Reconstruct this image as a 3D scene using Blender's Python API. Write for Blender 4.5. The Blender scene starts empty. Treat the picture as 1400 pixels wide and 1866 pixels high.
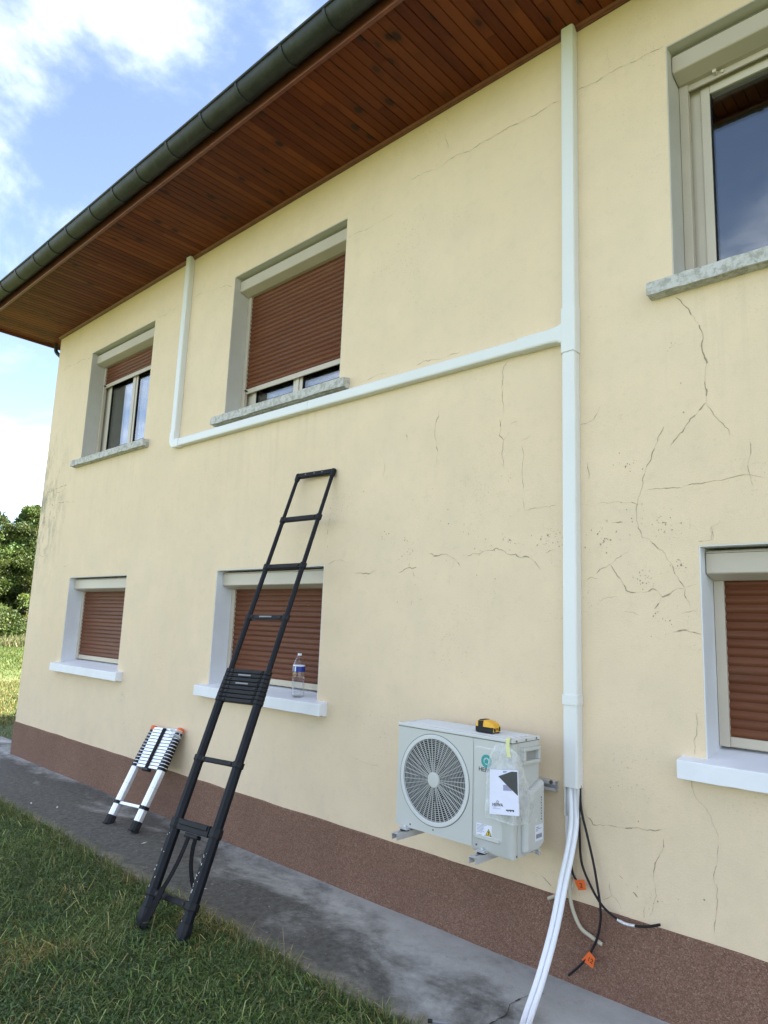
import bpy, bmesh, math, random
import numpy as np
from mathutils import Vector, Matrix, noise as mnoise

scene = bpy.context.scene
col = scene.collection
rnd = random.Random(7)
rng = np.random.default_rng(11)
R = math.radians

# ------------------------------------------------------------------ camera
cam_d = bpy.data.cameras.new('camera')
cam = bpy.data.objects.new('camera', cam_d)
col.objects.link(cam)
cam_d.sensor_fit = 'HORIZONTAL'
cam_d.sensor_width = 36.0
cam_d.lens = 36.0 * 1266.0 / 1400.0
cam_d.clip_start = 0.05
cam_d.clip_end = 3000.0
right = Vector((0.73333678, 0.67877496, 0.03849316))
up = Vector((0.083116, -0.1457033, 0.98583076))
back = Vector((0.67476581, -0.71974655, -0.16326665))
cam.matrix_world = Matrix(((right.x, up.x, back.x, 0.0), (right.y, up.y, back.y, -3.5),
                           (right.z, up.z, back.z, 1.7255), (0, 0, 0, 1)))
scene.camera = cam

# ------------------------------------------------------------------ sky, sun, exposure
SUN = Vector((0.57, 0.65, 1.0)).normalized()           # direction towards the sun: behind the house, right
SUN_EL = math.asin(SUN.z)
SUN_AZ = math.atan2(SUN.x, SUN.y)
SKY_STRENGTH = 0.076
world = bpy.data.worlds.new('World')
scene.world = world
world.use_nodes = True
wt = world.node_tree
wt.nodes.clear()
def wn(t, **k):
    n = wt.nodes.new(t)
    for a, b in k.items(): setattr(n, a, b)
    return n
def wmath(op, a, b=None, c=None, clamp=False):
    n = wn('ShaderNodeMath', operation=op, use_clamp=clamp)
    for i, s in enumerate((a, b, c)):
        if s is None: continue
        if isinstance(s, (int, float)): n.inputs[i].default_value = s
        else: wt.links.new(s, n.inputs[i])
    return n.outputs[0]
tc = wn('ShaderNodeTexCoord')
sky = wn('ShaderNodeTexSky', sky_type='NISHITA', sun_disc=False)
sky.sun_elevation = SUN_EL
sky.sun_rotation = SUN_AZ
sky.altitude = 200
sky.air_density = 0.85
sky.dust_density = 0.1
sky.ozone_density = 1.6
sep = wn('ShaderNodeSeparateXYZ')
wt.links.new(tc.outputs['Generated'], sep.inputs[0])
zc = wmath('ADD', wmath('MAXIMUM', sep.outputs[2], 0.0), 0.22)
cmb = wn('ShaderNodeCombineXYZ')
wt.links.new(wmath('DIVIDE', sep.outputs[0], zc), cmb.inputs[0])
wt.links.new(wmath('DIVIDE', sep.outputs[1], zc), cmb.inputs[1])
mp = wn('ShaderNodeMapping')
mp.inputs['Location'].default_value = (42.964, 4.322, 0.0)
wt.links.new(cmb.outputs[0], mp.inputs['Vector'])
nz = wn('ShaderNodeTexNoise')
nz.inputs['Scale'].default_value = 1.55
nz.inputs['Detail'].default_value = 9
nz.inputs['Roughness'].default_value = 0.58
nz.inputs['Distortion'].default_value = 0.55
wt.links.new(mp.outputs[0], nz.inputs['Vector'])
ramp = wn('ShaderNodeValToRGB')
ramp.color_ramp.interpolation = 'EASE'
ramp.color_ramp.elements[0].position = 0.41
ramp.color_ramp.elements[1].position = 0.78
wt.links.new(nz.outputs[0], ramp.inputs[0])
nz2 = wn('ShaderNodeTexNoise')
nz2.inputs['Scale'].default_value = 3.4
nz2.inputs['Detail'].default_value = 6
wt.links.new(mp.outputs[0], nz2.inputs['Vector'])
cr2 = wn('ShaderNodeValToRGB')
cr2.color_ramp.elements[0].position = 0.3
cr2.color_ramp.elements[0].color = (5.8, 6.1, 6.6, 1)
cr2.color_ramp.elements[1].position = 0.78
cr2.color_ramp.elements[1].color = (13.6, 13.9, 14.4, 1)
wt.links.new(nz2.outputs[0], cr2.inputs[0])
mixc = wn('ShaderNodeMix', data_type='RGBA')
wt.links.new(ramp.outputs[0], mixc.inputs[0])
hs = wn('ShaderNodeHueSaturation')
hs.inputs['Saturation'].default_value = 0.86
hs.inputs['Value'].default_value = 1.0
wt.links.new(sky.outputs[0], hs.inputs['Color'])
wt.links.new(hs.outputs[0], mixc.inputs[6])
wt.links.new(cr2.outputs[0], mixc.inputs[7])
bg = wn('ShaderNodeBackground')
bg.inputs['Strength'].default_value = SKY_STRENGTH
wt.links.new(mixc.outputs[2], bg.inputs['Color'])
wo = wn('ShaderNodeOutputWorld')
wt.links.new(bg.outputs[0], wo.inputs[0])

sun_d = bpy.data.lights.new('sun', 'SUN')
sun_d.energy = 5.0
sun_d.angle = R(0.53)
sun_d.color = (1.0, 0.95, 0.87)
sun = bpy.data.objects.new('sun', sun_d)
sun.location = (10, 20, 30)
sun.rotation_euler = SUN.to_track_quat('Z', 'Y').to_euler()
col.objects.link(sun)

scene.render.engine = 'CYCLES'
scene.view_settings.view_transform = 'Standard'
scene.view_settings.look = 'None'
scene.view_settings.exposure = 2.40
scene.view_settings.gamma = 1.0
scene.view_settings.use_curve_mapping = False
scene.cycles.use_denoising = True
scene.cycles.max_bounces = 10
scene.cycles.transmission_bounces = 10
scene.cycles.transparent_max_bounces = 12

# ------------------------------------------------------------------ materials
class Mat:
    def __init__(s, name, rough=0.6, metal=0.0, color=(0.5, 0.5, 0.5)):
        s.m = bpy.data.materials.new(name)
        s.m.use_nodes = True
        s.t = s.m.node_tree
        s.p = s.t.nodes['Principled BSDF']
        s.p.inputs['Roughness'].default_value = rough
        s.p.inputs['Metallic'].default_value = metal
        s.p.inputs['Base Color'].default_value = (*color, 1)
    def n(s, t, **k):
        x = s.t.nodes.new(t)
        for a, b in k.items(): setattr(x, a, b)
        return x
    def l(s, a, b): s.t.links.new(a, b)
    def pos(s):
        if not hasattr(s, '_pos'): s._pos = s.n('ShaderNodeNewGeometry').outputs['Position']
        return s._pos
    def obj(s):
        if not hasattr(s, '_obj'): s._obj = s.n('ShaderNodeTexCoord').outputs['Object']
        return s._obj
    def map(s, vec, scale=(1, 1, 1), loc=(0, 0, 0)):
        m = s.n('ShaderNodeMapping')
        m.inputs['Scale'].default_value = scale
        m.inputs['Location'].default_value = loc
        s.l(vec, m.inputs['Vector'])
        return m.outputs[0]
    def noise(s, scale, detail=4, rough=0.5, vec=None, dist=0.0):
        x = s.n('ShaderNodeTexNoise')
        x.inputs['Scale'].default_value = scale
        x.inputs['Detail'].default_value = detail
        x.inputs['Roughness'].default_value = rough
        x.inputs['Distortion'].default_value = dist
        s.l(vec if vec is not None else s.pos(), x.inputs['Vector'])
        return x.outputs[0]
    def vor(s, scale, vec=None, feature='F1', out='Distance', rand=1.0):
        x = s.n('ShaderNodeTexVoronoi', feature=feature)
        x.inputs['Scale'].default_value = scale
        x.inputs['Randomness'].default_value = rand
        s.l(vec if vec is not None else s.pos(), x.inputs['Vector'])
        return x.outputs[out]
    def ramp(s, fac, a, b, ca=(0, 0, 0), cb=(1, 1, 1), ease=False):
        x = s.n('ShaderNodeValToRGB')
        if ease: x.color_ramp.interpolation = 'EASE'
        e = x.color_ramp.elements
        e[0].position = a; e[0].color = (*ca, 1)
        e[1].position = b; e[1].color = (*cb, 1)
        s.l(fac, x.inputs[0])
        return x.outputs[0]
    def math(s, op, a, b=None, clamp=False):
        x = s.n('ShaderNodeMath', operation=op, use_clamp=clamp)
        for i, q in enumerate((a, b)):
            if q is None: continue
            if isinstance(q, (int, float)): x.inputs[i].default_value = q
            else: s.l(q, x.inputs[i])
        return x.outputs[0]
    def mix(s, fac, a, b, blend='MIX'):
        x = s.n('ShaderNodeMix', data_type='RGBA', blend_type=blend)
        if isinstance(fac, (int, float)): x.inputs[0].default_value = fac
        else: s.l(fac, x.inputs[0])
        for i, q in ((6, a), (7, b)):
            if isinstance(q, tuple): x.inputs[i].default_value = (*q, 1)
            else: s.l(q, x.inputs[i])
        return x.outputs[2]
    def color(s, c): s.l(c, s.p.inputs['Base Color']); return s
    def rough(s, c): s.l(c, s.p.inputs['Roughness']); return s
    def bump(s, h, strength=0.3, dist=0.01):
        b = s.n('ShaderNodeBump')
        b.inputs['Strength'].default_value = strength
        b.inputs['Distance'].default_value = dist
        s.l(h, b.inputs['Height'])
        if s.p.inputs['Normal'].is_linked:
            s.l(s.p.inputs['Normal'].links[0].from_socket, b.inputs['Normal'])
        s.l(b.outputs[0], s.p.inputs['Normal'])
        return s

def varied(name, c1, c2, scale=6, rough=0.6, metal=0.0, bscale=60, bump=0.1, bdist=0.003, detail=5):
    m = Mat(name, rough, metal)
    if max(c2) < 0.05: m.p.inputs['Specular IOR Level'].default_value = 0.22
    m.color(m.mix(m.ramp(m.noise(scale, detail, 0.6), 0.3, 0.7), c1, c2))
    if bump: m.bump(m.noise(bscale, 4), bump, bdist)
    return m.m

MT = {}
def wall_material():
    m = Mat('cream_plaster', 0.85)
    big = m.ramp(m.noise(0.55, 4, 0.55), 0.3, 0.7)
    mid = m.ramp(m.noise(3.2, 6, 0.6), 0.3, 0.72)
    c = m.mix(big, (0.752, 0.594, 0.402), (0.806, 0.648, 0.460))
    c = m.mix(m.math('MULTIPLY', mid, 0.5), c, (0.65, 0.535, 0.385))
    # faint trowel and rain streaks
    st = m.ramp(m.noise(1.0, 5, 0.6, m.map(m.pos(), (9, 1, 0.7))), 0.5, 0.78)
    c = m.mix(m.math('MULTIPLY', st, 0.055), c, (0.45, 0.40, 0.28))
    c = m.mix(m.math('MULTIPLY', m.ramp(m.noise(190, 2, 0.6), 0.45, 0.75), 0.30), c, (0.50, 0.41, 0.27))
    c = m.mix(m.math('MULTIPLY', m.ramp(m.noise(14, 6, 0.7), 0.52, 0.75), 0.16), c, (0.42, 0.36, 0.25))
    sp = m.n('ShaderNodeSeparateXYZ'); m.l(m.pos(), sp.inputs[0])
    X, Y, Z = sp.outputs
    # dust of dark specks, in patches
    fine = m.ramp(m.noise(70, 3, 0.6), 0.60, 0.68)
    patch = m.ramp(m.noise(1.7, 4, 0.6, m.map(m.pos(), (1, 1, 1.2), (4, 0, 2))), 0.52, 0.66)
    c = m.mix(m.math('MULTIPLY', m.math('MULTIPLY', fine, patch), 0.55), c, (0.25, 0.22, 0.15))
    # rain-washed grime hanging under the upper sills
    gz = m.n('ShaderNodeMapRange'); gz.inputs[1].default_value = 2.5; gz.inputs[2].default_value = 3.5; m.l(Z, gz.inputs[0])
    below = m.math('MULTIPLY', gz.outputs[0], m.math('LESS_THAN', Z, 3.52))
    spans = None
    for (sa, sb) in ((-7.62, 0.95), (-4.585, 0.95), (-0.48, 0.95)):
        q = m.ramp(m.math('ABSOLUTE', m.math('SUBTRACT', X, sa)), 0.70, 0.98, (1, 1, 1), (0, 0, 0))
        spans = q if spans is None else m.math('ADD', spans, q)
    drip = m.ramp(m.noise(1.0, 6, 0.7, m.map(m.pos(), (16, 1, 0.8), (2, 0, 0))), 0.50, 0.72)
    c = m.mix(m.math('MULTIPLY', m.math('MULTIPLY', m.math('MULTIPLY', below, spans), drip), 0.22), c, (0.30, 0.265, 0.19))
    # grey mildew by the far corner, at mid height
    mx = m.ramp(X, 0.0, 1.0)
    mxn = m.n('ShaderNodeMapRange'); mxn.inputs[1].default_value = -8.55; mxn.inputs[2].default_value = -9.3
    m.l(X, mxn.inputs[0])
    mz = m.n('ShaderNodeMapRange'); mz.inputs[1].default_value = 1.2; mz.inputs[2].default_value = 0.15
    m.l(m.math('ABSOLUTE', m.math('SUBTRACT', Z, 3.05)), mz.inputs[0])
    mil = m.ramp(m.noise(4.5, 9, 0.80, m.map(m.pos(), (2.0, 2.0, 0.9), (1, 3, 0))), 0.47, 0.60)
    mm = m.math('MULTIPLY', m.math('MULTIPLY', mxn.outputs[0], mz.outputs[0]), mil)
    c = m.mix(m.math('MULTIPLY', mm, 0.75), c, (0.17, 0.155, 0.10))
    # splash soiling above the plinth
    lz = m.n('ShaderNodeMapRange'); lz.inputs[1].default_value = 1.1; lz.inputs[2].default_value = 0.35
    m.l(Z, lz.inputs[0])
    soil = m.ramp(m.noise(5, 6, 0.7), 0.5, 0.75)
    c = m.mix(m.math('MULTIPLY', m.math('MULTIPLY', lz.outputs[0], soil), 0.22), c, (0.40, 0.36, 0.27))
    m.color(c)
    m.bump(m.noise(5, 5, 0.6), 0.10, 0.03)
    m.bump(m.noise(110, 5, 0.7), 0.40, 0.004)
    return m.m
MT['wall'] = wall_material()

def plinth_material():
    m = Mat('brown_roughcast', 0.9)
    g = m.n('ShaderNodeTexVoronoi'); g.inputs['Scale'].default_value = 210
    m.l(m.pos(), g.inputs['Vector'])
    sc = m.n('ShaderNodeSeparateColor'); m.l(g.outputs['Color'], sc.inputs[0])
    c = m.mix(sc.outputs[0], (0.130, 0.064, 0.040), (0.265, 0.146, 0.099))
    c = m.mix(m.math('MULTIPLY', m.ramp(sc.outputs[1], 0.84, 0.94), 0.6), c, (0.42, 0.30, 0.23))
    c = m.mix(m.math('MULTIPLY', m.ramp(m.noise(1.6, 5, 0.6), 0.35, 0.75), 0.4), c, (0.12, 0.062, 0.042))
    m.color(c)
    m.bump(m.noise(220, 3, 0.7), 0.5, 0.004)
    m.bump(g.outputs['Distance'], 0.5, 0.005)
    return m.m
MT['plinth'] = plinth_material()

def path_material():
    m = Mat('stained_concrete', 0.85)
    sp = m.n('ShaderNodeSeparateXYZ'); m.l(m.pos(), sp.inputs[0])
    X, Y, Z = sp.outputs
    base = m.mix(m.ramp(m.noise(7, 6, 0.6), 0.3, 0.7), (0.35, 0.345, 0.325), (0.43, 0.425, 0.405))
    # algae: more towards the lawn and towards the far end
    n1 = m.noise(1.35, 6, 0.62, m.map(m.pos(), (1.0, 1.5, 1), (0.35, 0.2, 0)), 0.6)
    yb = m.n('ShaderNodeMapRange'); yb.inputs[1].default_value = -0.02; yb.inputs[2].default_value = -0.6
    yb.inputs[3].default_value = -0.16; yb.inputs[4].default_value = 0.15; m.l(Y, yb.inputs[0])
    xb = m.n('ShaderNodeMapRange'); xb.inputs[1].default_value = -1.8; xb.inputs[2].default_value = -5.2
    xb.inputs[3].default_value = -0.07; xb.inputs[4].default_value = 0.26; m.l(X, xb.inputs[0])
    f = m.math('ADD', m.math('ADD', n1, yb.outputs[0]), xb.outputs[0])
    f = m.math('ADD', f, m.math('MULTIPLY', m.math('SUBTRACT', m.noise(9, 7, 0.75), 0.5), 0.30))
    f = m.ramp(f, 0.40, 0.74, ease=True)
    dark = m.mix(m.ramp(m.noise(26, 5, 0.7), 0.35, 0.7), (0.056, 0.053, 0.047), (0.130, 0.122, 0.108))
    c = m.mix(f, base, dark)
    c = m.mix(m.ramp(m.noise(55, 4, 0.6), 0.66, 0.72), c, (0.36, 0.35, 0.31))
    c = m.mix(m.math('MULTIPLY', m.ramp(m.noise(11, 8, 0.75, m.map(m.pos(), (1, 1, 1), (5, 5, 0))), 0.56, 0.74), 0.45), c, (0.07, 0.068, 0.058))
    # crumbling, sandy outer edge
    ed = m.n('ShaderNodeMapRange'); ed.inputs[1].default_value = -0.76; ed.inputs[2].default_value = -0.86
    m.l(m.math('ADD', Y, m.math('MULTIPLY', m.math('SUBTRACT', m.noise(4, 5), 0.5), 0.25)), ed.inputs[0])
    c = m.mix(m.math('MULTIPLY', ed.outputs[0], 0.75), c, m.mix(m.ramp(m.noise(45, 4, 0.7), 0.35, 0.65), (0.10, 0.085, 0.06), (0.27, 0.24, 0.185)))
    m.color(c)
    m.bump(m.noise(20, 6, 0.7), 0.35, 0.012)
    m.bump(m.noise(160, 3, 0.7), 0.4, 0.003)
    return m.m
MT['path'] = path_material()

def soil_material():
    m = Mat('turf_soil', 0.95)
    near = m.mix(m.ramp(m.noise(9, 6, 0.7), 0.35, 0.7), (0.032, 0.046, 0.015), (0.085, 0.098, 0.032))
    far = m.mix(m.ramp(m.noise(0.25, 6, 0.7), 0.35, 0.65), (0.075, 0.115, 0.022), (0.16, 0.155, 0.045))
    sp = m.n('ShaderNodeSeparateXYZ'); m.l(m.pos(), sp.inputs[0])
    r = m.n('ShaderNodeMapRange'); r.inputs[1].default_value = 9; r.inputs[2].default_value = 20
    vl = m.n('ShaderNodeVectorMath', operation='LENGTH'); m.l(m.pos(), vl.inputs[0])
    m.l(vl.outputs['Value'], r.inputs[0])
    m.color(m.mix(r.outputs[0], near, far))
    m.bump(m.noise(30, 5, 0.7), 0.8, 0.02)
    return m.m
MT['soil'] = soil_material()

def leafy(name, transl=0.25, rough=0.6):
    m = Mat(name, rough)
    a = m.n('ShaderNodeAttribute', attribute_name='Col')
    m.l(a.outputs['Color'], m.p.inputs['Base Color'])
    tr = m.n('ShaderNodeBsdfTranslucent')
    m.l(m.mix(1.0, a.outputs['Color'], (1.0, 1.0, 0.6), 'MULTIPLY'), tr.inputs['Color'])
    mx = m.n('ShaderNodeMixShader'); mx.inputs[0].default_value = transl
    m.l(m.p.outputs[0], mx.inputs[1]); m.l(tr.outputs[0], mx.inputs[2])
    m.l(mx.outputs[0], m.t.nodes['Material Output'].inputs[0])
    return m.m
MT['blade'] = leafy('grass_blade')
MT['leaf'] = leafy('tree_leaf', 0.35)
MT['bark'] = varied('bark', (0.05, 0.04, 0.03), (0.12, 0.10, 0.075), 9, 0.9, 0, 30, 0.6, 0.03)

def soffit_wood():
    m = Mat('varnished_pine', 0.5); m.p.inputs['Specular IOR Level'].default_value = 0.14
    oi = m.n('ShaderNodeObjectInfo')
    sh = m.n('ShaderNodeVectorMath', operation='SCALE'); sh.inputs['Scale'].default_value = 37.0
    cx = m.n('ShaderNodeCombineXYZ'); m.l(oi.outputs['Random'], cx.inputs[0]); m.l(oi.outputs['Random'], cx.inputs[1])
    m.l(cx.outputs[0], sh.inputs[0])
    ad = m.n('ShaderNodeVectorMath', operation='ADD'); m.l(m.pos(), ad.inputs[0]); m.l(sh.outputs[0], ad.inputs[1])
    v = ad.outputs[0]
    grain = m.noise(1.0, 6, 0.6, m.map(v, (95, 4.5, 1)), 0.8)
    c = m.mix(m.ramp(grain, 0.3, 0.72), (0.066, 0.0115, 0.0028), (0.140, 0.027, 0.0065))
    tone = m.ramp(oi.outputs['Random'], 0.0, 1.0)
    c = m.mix(m.math('MULTIPLY', m.math('POWER', tone, 1.6), 0.75), c, (0.215, 0.056, 0.014))
    big = m.ramp(m.noise(1.1, 4, 0.6), 0.35, 0.7)
    c = m.mix(m.math('MULTIPLY', big, 0.35), c, (0.062, 0.014, 0.005))
    kn = m.n('ShaderNodeTexVoronoi'); kn.inputs['Scale'].default_value = 1.0
    m.l(m.map(v, (8.5, 5.0, 0.01)), kn.inputs['Vector'])
    sc = m.n('ShaderNodeSeparateColor'); m.l(kn.outputs['Color'], sc.inputs[0])
    kd = m.math('ADD', kn.outputs['Distance'], m.math('MULTIPLY', m.math('SUBTRACT', m.noise(30, 3), 0.5), 0.10))
    k = m.math('MULTIPLY', m.ramp(kd, 0.17, 0.23, (1, 1, 1), (0, 0, 0)), m.ramp(sc.outputs[0], 0.70, 0.71))
    c = m.mix(k, c, (0.020, 0.008, 0.004))
    halo = m.math('MULTIPLY', m.ramp(kd, 0.22, 0.50, (1, 1, 1), (0, 0, 0)), m.ramp(sc.outputs[0], 0.62, 0.70))
    c = m.mix(m.math('MULTIPLY', halo, 0.45), c, (0.050, 0.016, 0.006))
    m.color(c)
    m.bump(grain, 0.12, 0.002)
    return m.m
MT['soffit'] = soffit_wood()
MT['trimwood'] = varied('stained_trim_wood', (0.11, 0.026, 0.008), (0.18, 0.048, 0.015), 14, 0.45, 0, 90, 0.1)
MT['fascia'] = varied('brown_fascia_paint', (0.10, 0.032, 0.018), (0.15, 0.052, 0.030), 8, 0.5, 0, 70, 0.12)

def gutter_material():
    m = Mat('mossy_zinc', 0.55, 0.35)
    c = m.mix(m.ramp(m.noise(3.0, 6, 0.65), 0.35, 0.7), (0.024, 0.028, 0.027), (0.044, 0.049, 0.047))
    c = m.mix(m.ramp(m.noise(9, 7, 0.72), 0.48, 0.68), c, (0.022, 0.026, 0.016))
    c = m.mix(m.math('MULTIPLY', m.ramp(m.noise(24, 5, 0.7), 0.55, 0.7), 0.6), c, (0.065, 0.068, 0.045))
    m.color(c)
    m.bump(m.noise(12, 6, 0.7), 0.25, 0.01)
    return m.m
MT['gutter'] = gutter_material()
MT['tile'] = varied('roof_tile', (0.10, 0.055, 0.04), (0.19, 0.11, 0.08), 5, 0.85, 0, 40, 0.5, 0.02)
MT['reveal_grey'] = varied('weathered_grey_paint', (0.50, 0.475, 0.425), (0.58, 0.555, 0.50), 2.5, 0.8, 0, 80, 0.15)
MT['reveal_white'] = varied('white_masonry_paint', (0.66, 0.67, 0.69), (0.74, 0.75, 0.77), 3, 0.7, 0, 90, 0.12)
MT['sill_white'] = varied('white_sill_paint', (0.72, 0.73, 0.76), (0.79, 0.80, 0.83), 4, 0.55, 0, 60, 0.12)
def old_sill():
    m = Mat('flaking_sill_paint', 0.8)
    con = m.mix(m.ramp(m.noise(14, 6, 0.7), 0.3, 0.7), (0.30, 0.29, 0.255), (0.43, 0.42, 0.38))
    fl = m.ramp(m.noise(24, 9, 0.78), 0.44, 0.53)
    c = m.mix(fl, con, (0.54, 0.535, 0.515))
    c = m.mix(m.math('MULTIPLY', m.ramp(m.noise(40, 5, 0.7), 0.60, 0.70), 0.6), c, (0.15, 0.15, 0.12))
    m.color(c)
    m.bump(fl, 0.35, 0.004)
    m.bump(m.noise(60, 5, 0.7), 0.4, 0.006)
    return m.m
MT['sill_old'] = old_sill()
MT['beige'] = varied('beige_lacquered_aluminium', (0.47, 0.415, 0.335), (0.52, 0.455, 0.37), 2.5, 0.42, 0, 40, 0.02)
MT['frame'] = varied('beige_pvc_frame', (0.53, 0.475, 0.39), (0.58, 0.52, 0.43), 3, 0.4, 0, 40, 0.02)
MT['gasket'] = varied('black_gasket', (0.015, 0.015, 0.015), (0.03, 0.03, 0.03), 9, 0.7)
def slat_material():
    m = Mat('brown_shutter_slat', 0.45); m.p.inputs['Specular IOR Level'].default_value = 0.22
    c = m.mix(m.ramp(m.noise(1.0, 4, 0.5, m.map(m.pos(), (1.2, 1, 9))), 0.3, 0.7), (0.120, 0.036, 0.0125), (0.155, 0.052, 0.020))
    c = m.mix(m.math('MULTIPLY', m.ramp(m.noise(3, 5, 0.6), 0.4, 0.8), 0.25), c, (0.13, 0.065, 0.045))
    oi = m.n('ShaderNodeObjectInfo')
    c = m.mix(m.math('MULTIPLY', oi.outputs['Random'], 0.35), c, (0.095, 0.030, 0.012))
    dust = m.ramp(m.noise(1.0, 6, 0.7, m.map(m.pos(), (3, 1, 30))), 0.52, 0.75)
    c = m.mix(m.math('MULTIPLY', dust, 0.22), c, (0.24, 0.17, 0.12))
    m.color(c)
    return m.m
MT['slat'] = slat_material()
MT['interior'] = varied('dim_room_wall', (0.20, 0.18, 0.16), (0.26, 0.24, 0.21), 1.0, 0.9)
MT['curtain'] = varied('voile_curtain', (0.24, 0.25, 0.27), (0.32, 0.33, 0.35), 2, 0.8)
def glass_material(name, ior=1.5, color=(1, 1, 1), rough=0.0):
    m = Mat(name, rough, 0, color)
    m.p.inputs['Transmission Weight'].default_value = 1.0
    m.p.inputs['IOR'].default_value = ior
    return m.m
MT['glass'] = glass_material('window_glass', 1.75, (0.80, 0.83, 0.84))
MT['trunk'] = varied('white_pvc_trunking', (0.69, 0.695, 0.685), (0.735, 0.74, 0.73), 1.2, 0.35, 0, 40, 0.01)
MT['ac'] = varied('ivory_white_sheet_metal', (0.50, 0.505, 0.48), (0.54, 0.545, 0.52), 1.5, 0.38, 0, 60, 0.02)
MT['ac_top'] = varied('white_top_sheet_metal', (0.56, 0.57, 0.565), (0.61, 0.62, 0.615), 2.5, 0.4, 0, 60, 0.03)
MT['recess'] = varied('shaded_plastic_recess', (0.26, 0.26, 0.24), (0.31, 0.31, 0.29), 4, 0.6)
MT['ac_seam'] = varied('panel_gap', (0.05, 0.05, 0.05), (0.08, 0.08, 0.08), 9, 0.8)
MT['black_in'] = varied('dark_fan_housing', (0.012, 0.012, 0.014), (0.022, 0.022, 0.024), 9, 0.7)
MT['fan'] = varied('grey_fan_blade', (0.035, 0.037, 0.04), (0.06, 0.062, 0.066), 5, 0.5)
MT['steel'] = varied('galvanised_bracket', (0.50, 0.51, 0.52), (0.60, 0.61, 0.62), 12, 0.35, 0.35, 60, 0.03)
MT['rubber'] = varied('black_rubber', (0.013, 0.013, 0.014), (0.03, 0.03, 0.031), 20, 0.75, 0, 60, 0.2)
MT['screw'] = varied('screw_head', (0.10, 0.10, 0.10), (0.2, 0.2, 0.2), 30, 0.4, 0.7)
def flat(name, c, rough=0.5, v=0.12, sc=12):
    return varied(name, tuple(x * (1 - v) for x in c), tuple(min(1, x * (1 + v)) for x in c), sc, rough)
MT['teal'] = flat('teal_print', (0.02, 0.30, 0.30), 0.4)
MT['ink'] = flat('black_print', (0.02, 0.02, 0.022), 0.5)
MT['greyink'] = flat('grey_print', (0.30, 0.30, 0.42), 0.6)
MT['charcoal'] = flat('charcoal_print', (0.045, 0.048, 0.05), 0.5)
MT['paper'] = flat('white_booklet_paper', (0.72, 0.73, 0.86), 0.6, 0.04)
MT['sticker'] = flat('white_sticker', (0.70, 0.72, 0.80), 0.5, 0.04)
MT['warn'] = flat('yellow_warning_print', (0.72, 0.52, 0.02), 0.5, 0.05)
MT['tape'] = flat('pale_yellow_tape', (0.66, 0.66, 0.30), 0.5, 0.06)
MT['orange'] = flat('orange_tape', (0.75, 0.13, 0.02), 0.55, 0.08)
MT['yellow'] = flat('yellow_battery_plastic', (0.78, 0.42, 0.03), 0.45, 0.05)
MT['blackplastic'] = varied('black_plastic', (0.012, 0.012, 0.013), (0.022, 0.022, 0.024), 20, 0.45, 0, 80, 0.08)
def bag_material():
    m = Mat('cloudy_plastic_film', 0.16, 0, (0.80, 0.82, 0.82))
    tr = m.n('ShaderNodeBsdfTransparent')
    mx = m.n('ShaderNodeMixShader')
    f = m.ramp(m.noise(14, 5, 0.6), 0.3, 0.75, (0.20, 0.20, 0.20), (0.72, 0.72, 0.72))
    m.l(f, mx.inputs[0])
    m.l(tr.outputs[0], mx.inputs[1]); m.l(m.p.outputs[0], mx.inputs[2])
    m.l(mx.outputs[0], m.t.nodes['Material Output'].inputs[0])
    m.bump(m.noise(26, 6, 0.65), 0.7, 0.015)
    return m.m
MT['bag'] = bag_material()
def ladder_black():
    m = Mat('black_anodised_rail', 0.42, 0.0)
    c = m.mix(m.ramp(m.noise(5, 5, 0.6), 0.3, 0.7), (0.006, 0.0065, 0.009), (0.011, 0.012, 0.016))
    m.color(c)
    m.p.inputs['Specular IOR Level'].default_value = 0.16
    return m.m
MT['lblack'] = ladder_black()
MT['lplastic'] = varied('black_ladder_plastic', (0.007, 0.007, 0.009), (0.014, 0.014, 0.017), 18, 0.5, 0, 80, 0.1)
MT['webbing'] = varied('black_webbing_strap', (0.005, 0.005, 0.006), (0.011, 0.011, 0.012), 60, 0.85, 0, 300, 0.4)
MT['paintspot'] = flat('dried_paint_spot', (0.55, 0.54, 0.50), 0.7)
MT['alu'] = varied('brushed_aluminium', (0.74, 0.76, 0.79), (0.84, 0.85, 0.87), 10, 0.38, 0.55, 120, 0.05)
MT['sticker_silver'] = flat('silver_decal', (0.22, 0.22, 0.23), 0.4)
MT['insul'] = varied('white_pipe_insulation', (0.76, 0.77, 0.81), (0.82, 0.83, 0.87), 14, 0.5, 0, 120, 0.15)
MT['hose'] = varied('beige_drain_hose', (0.42, 0.38, 0.28), (0.50, 0.45, 0.34), 14, 0.55, 0, 120, 0.1)
MT['cable'] = varied('black_cable_sheath', (0.010, 0.008, 0.010), (0.022, 0.016, 0.020), 40, 0.45, 0, 120, 0.1)
MT['sleeve'] = varied('silver_sleeve', (0.55, 0.55, 0.58), (0.72, 0.72, 0.75), 80, 0.4, 0.5)
MT['pet'] = glass_material('clear_pet_plastic', 1.35, (0.97, 0.98, 0.99), 0.03)
MT['bluelabel'] = flat('blue_bottle_label', (0.012, 0.035, 0.25), 0.35, 0.15)
MT['whitelabel'] = flat('white_bottle_label', (0.75, 0.76, 0.80), 0.4, 0.03)
MT['crack'] = varied('crack_shadowed_mortar', (0.25, 0.205, 0.14), (0.44, 0.36, 0.24), 30, 0.95, 0, 90, 0.3)
MT['crackc'] = varied('concrete_crack', (0.03, 0.03, 0.027), (0.06, 0.06, 0.05), 30, 0.95)
MT['straw'] = varied('dry_straw', (0.22, 0.18, 0.10), (0.34, 0.28, 0.16), 30, 0.8)
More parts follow.
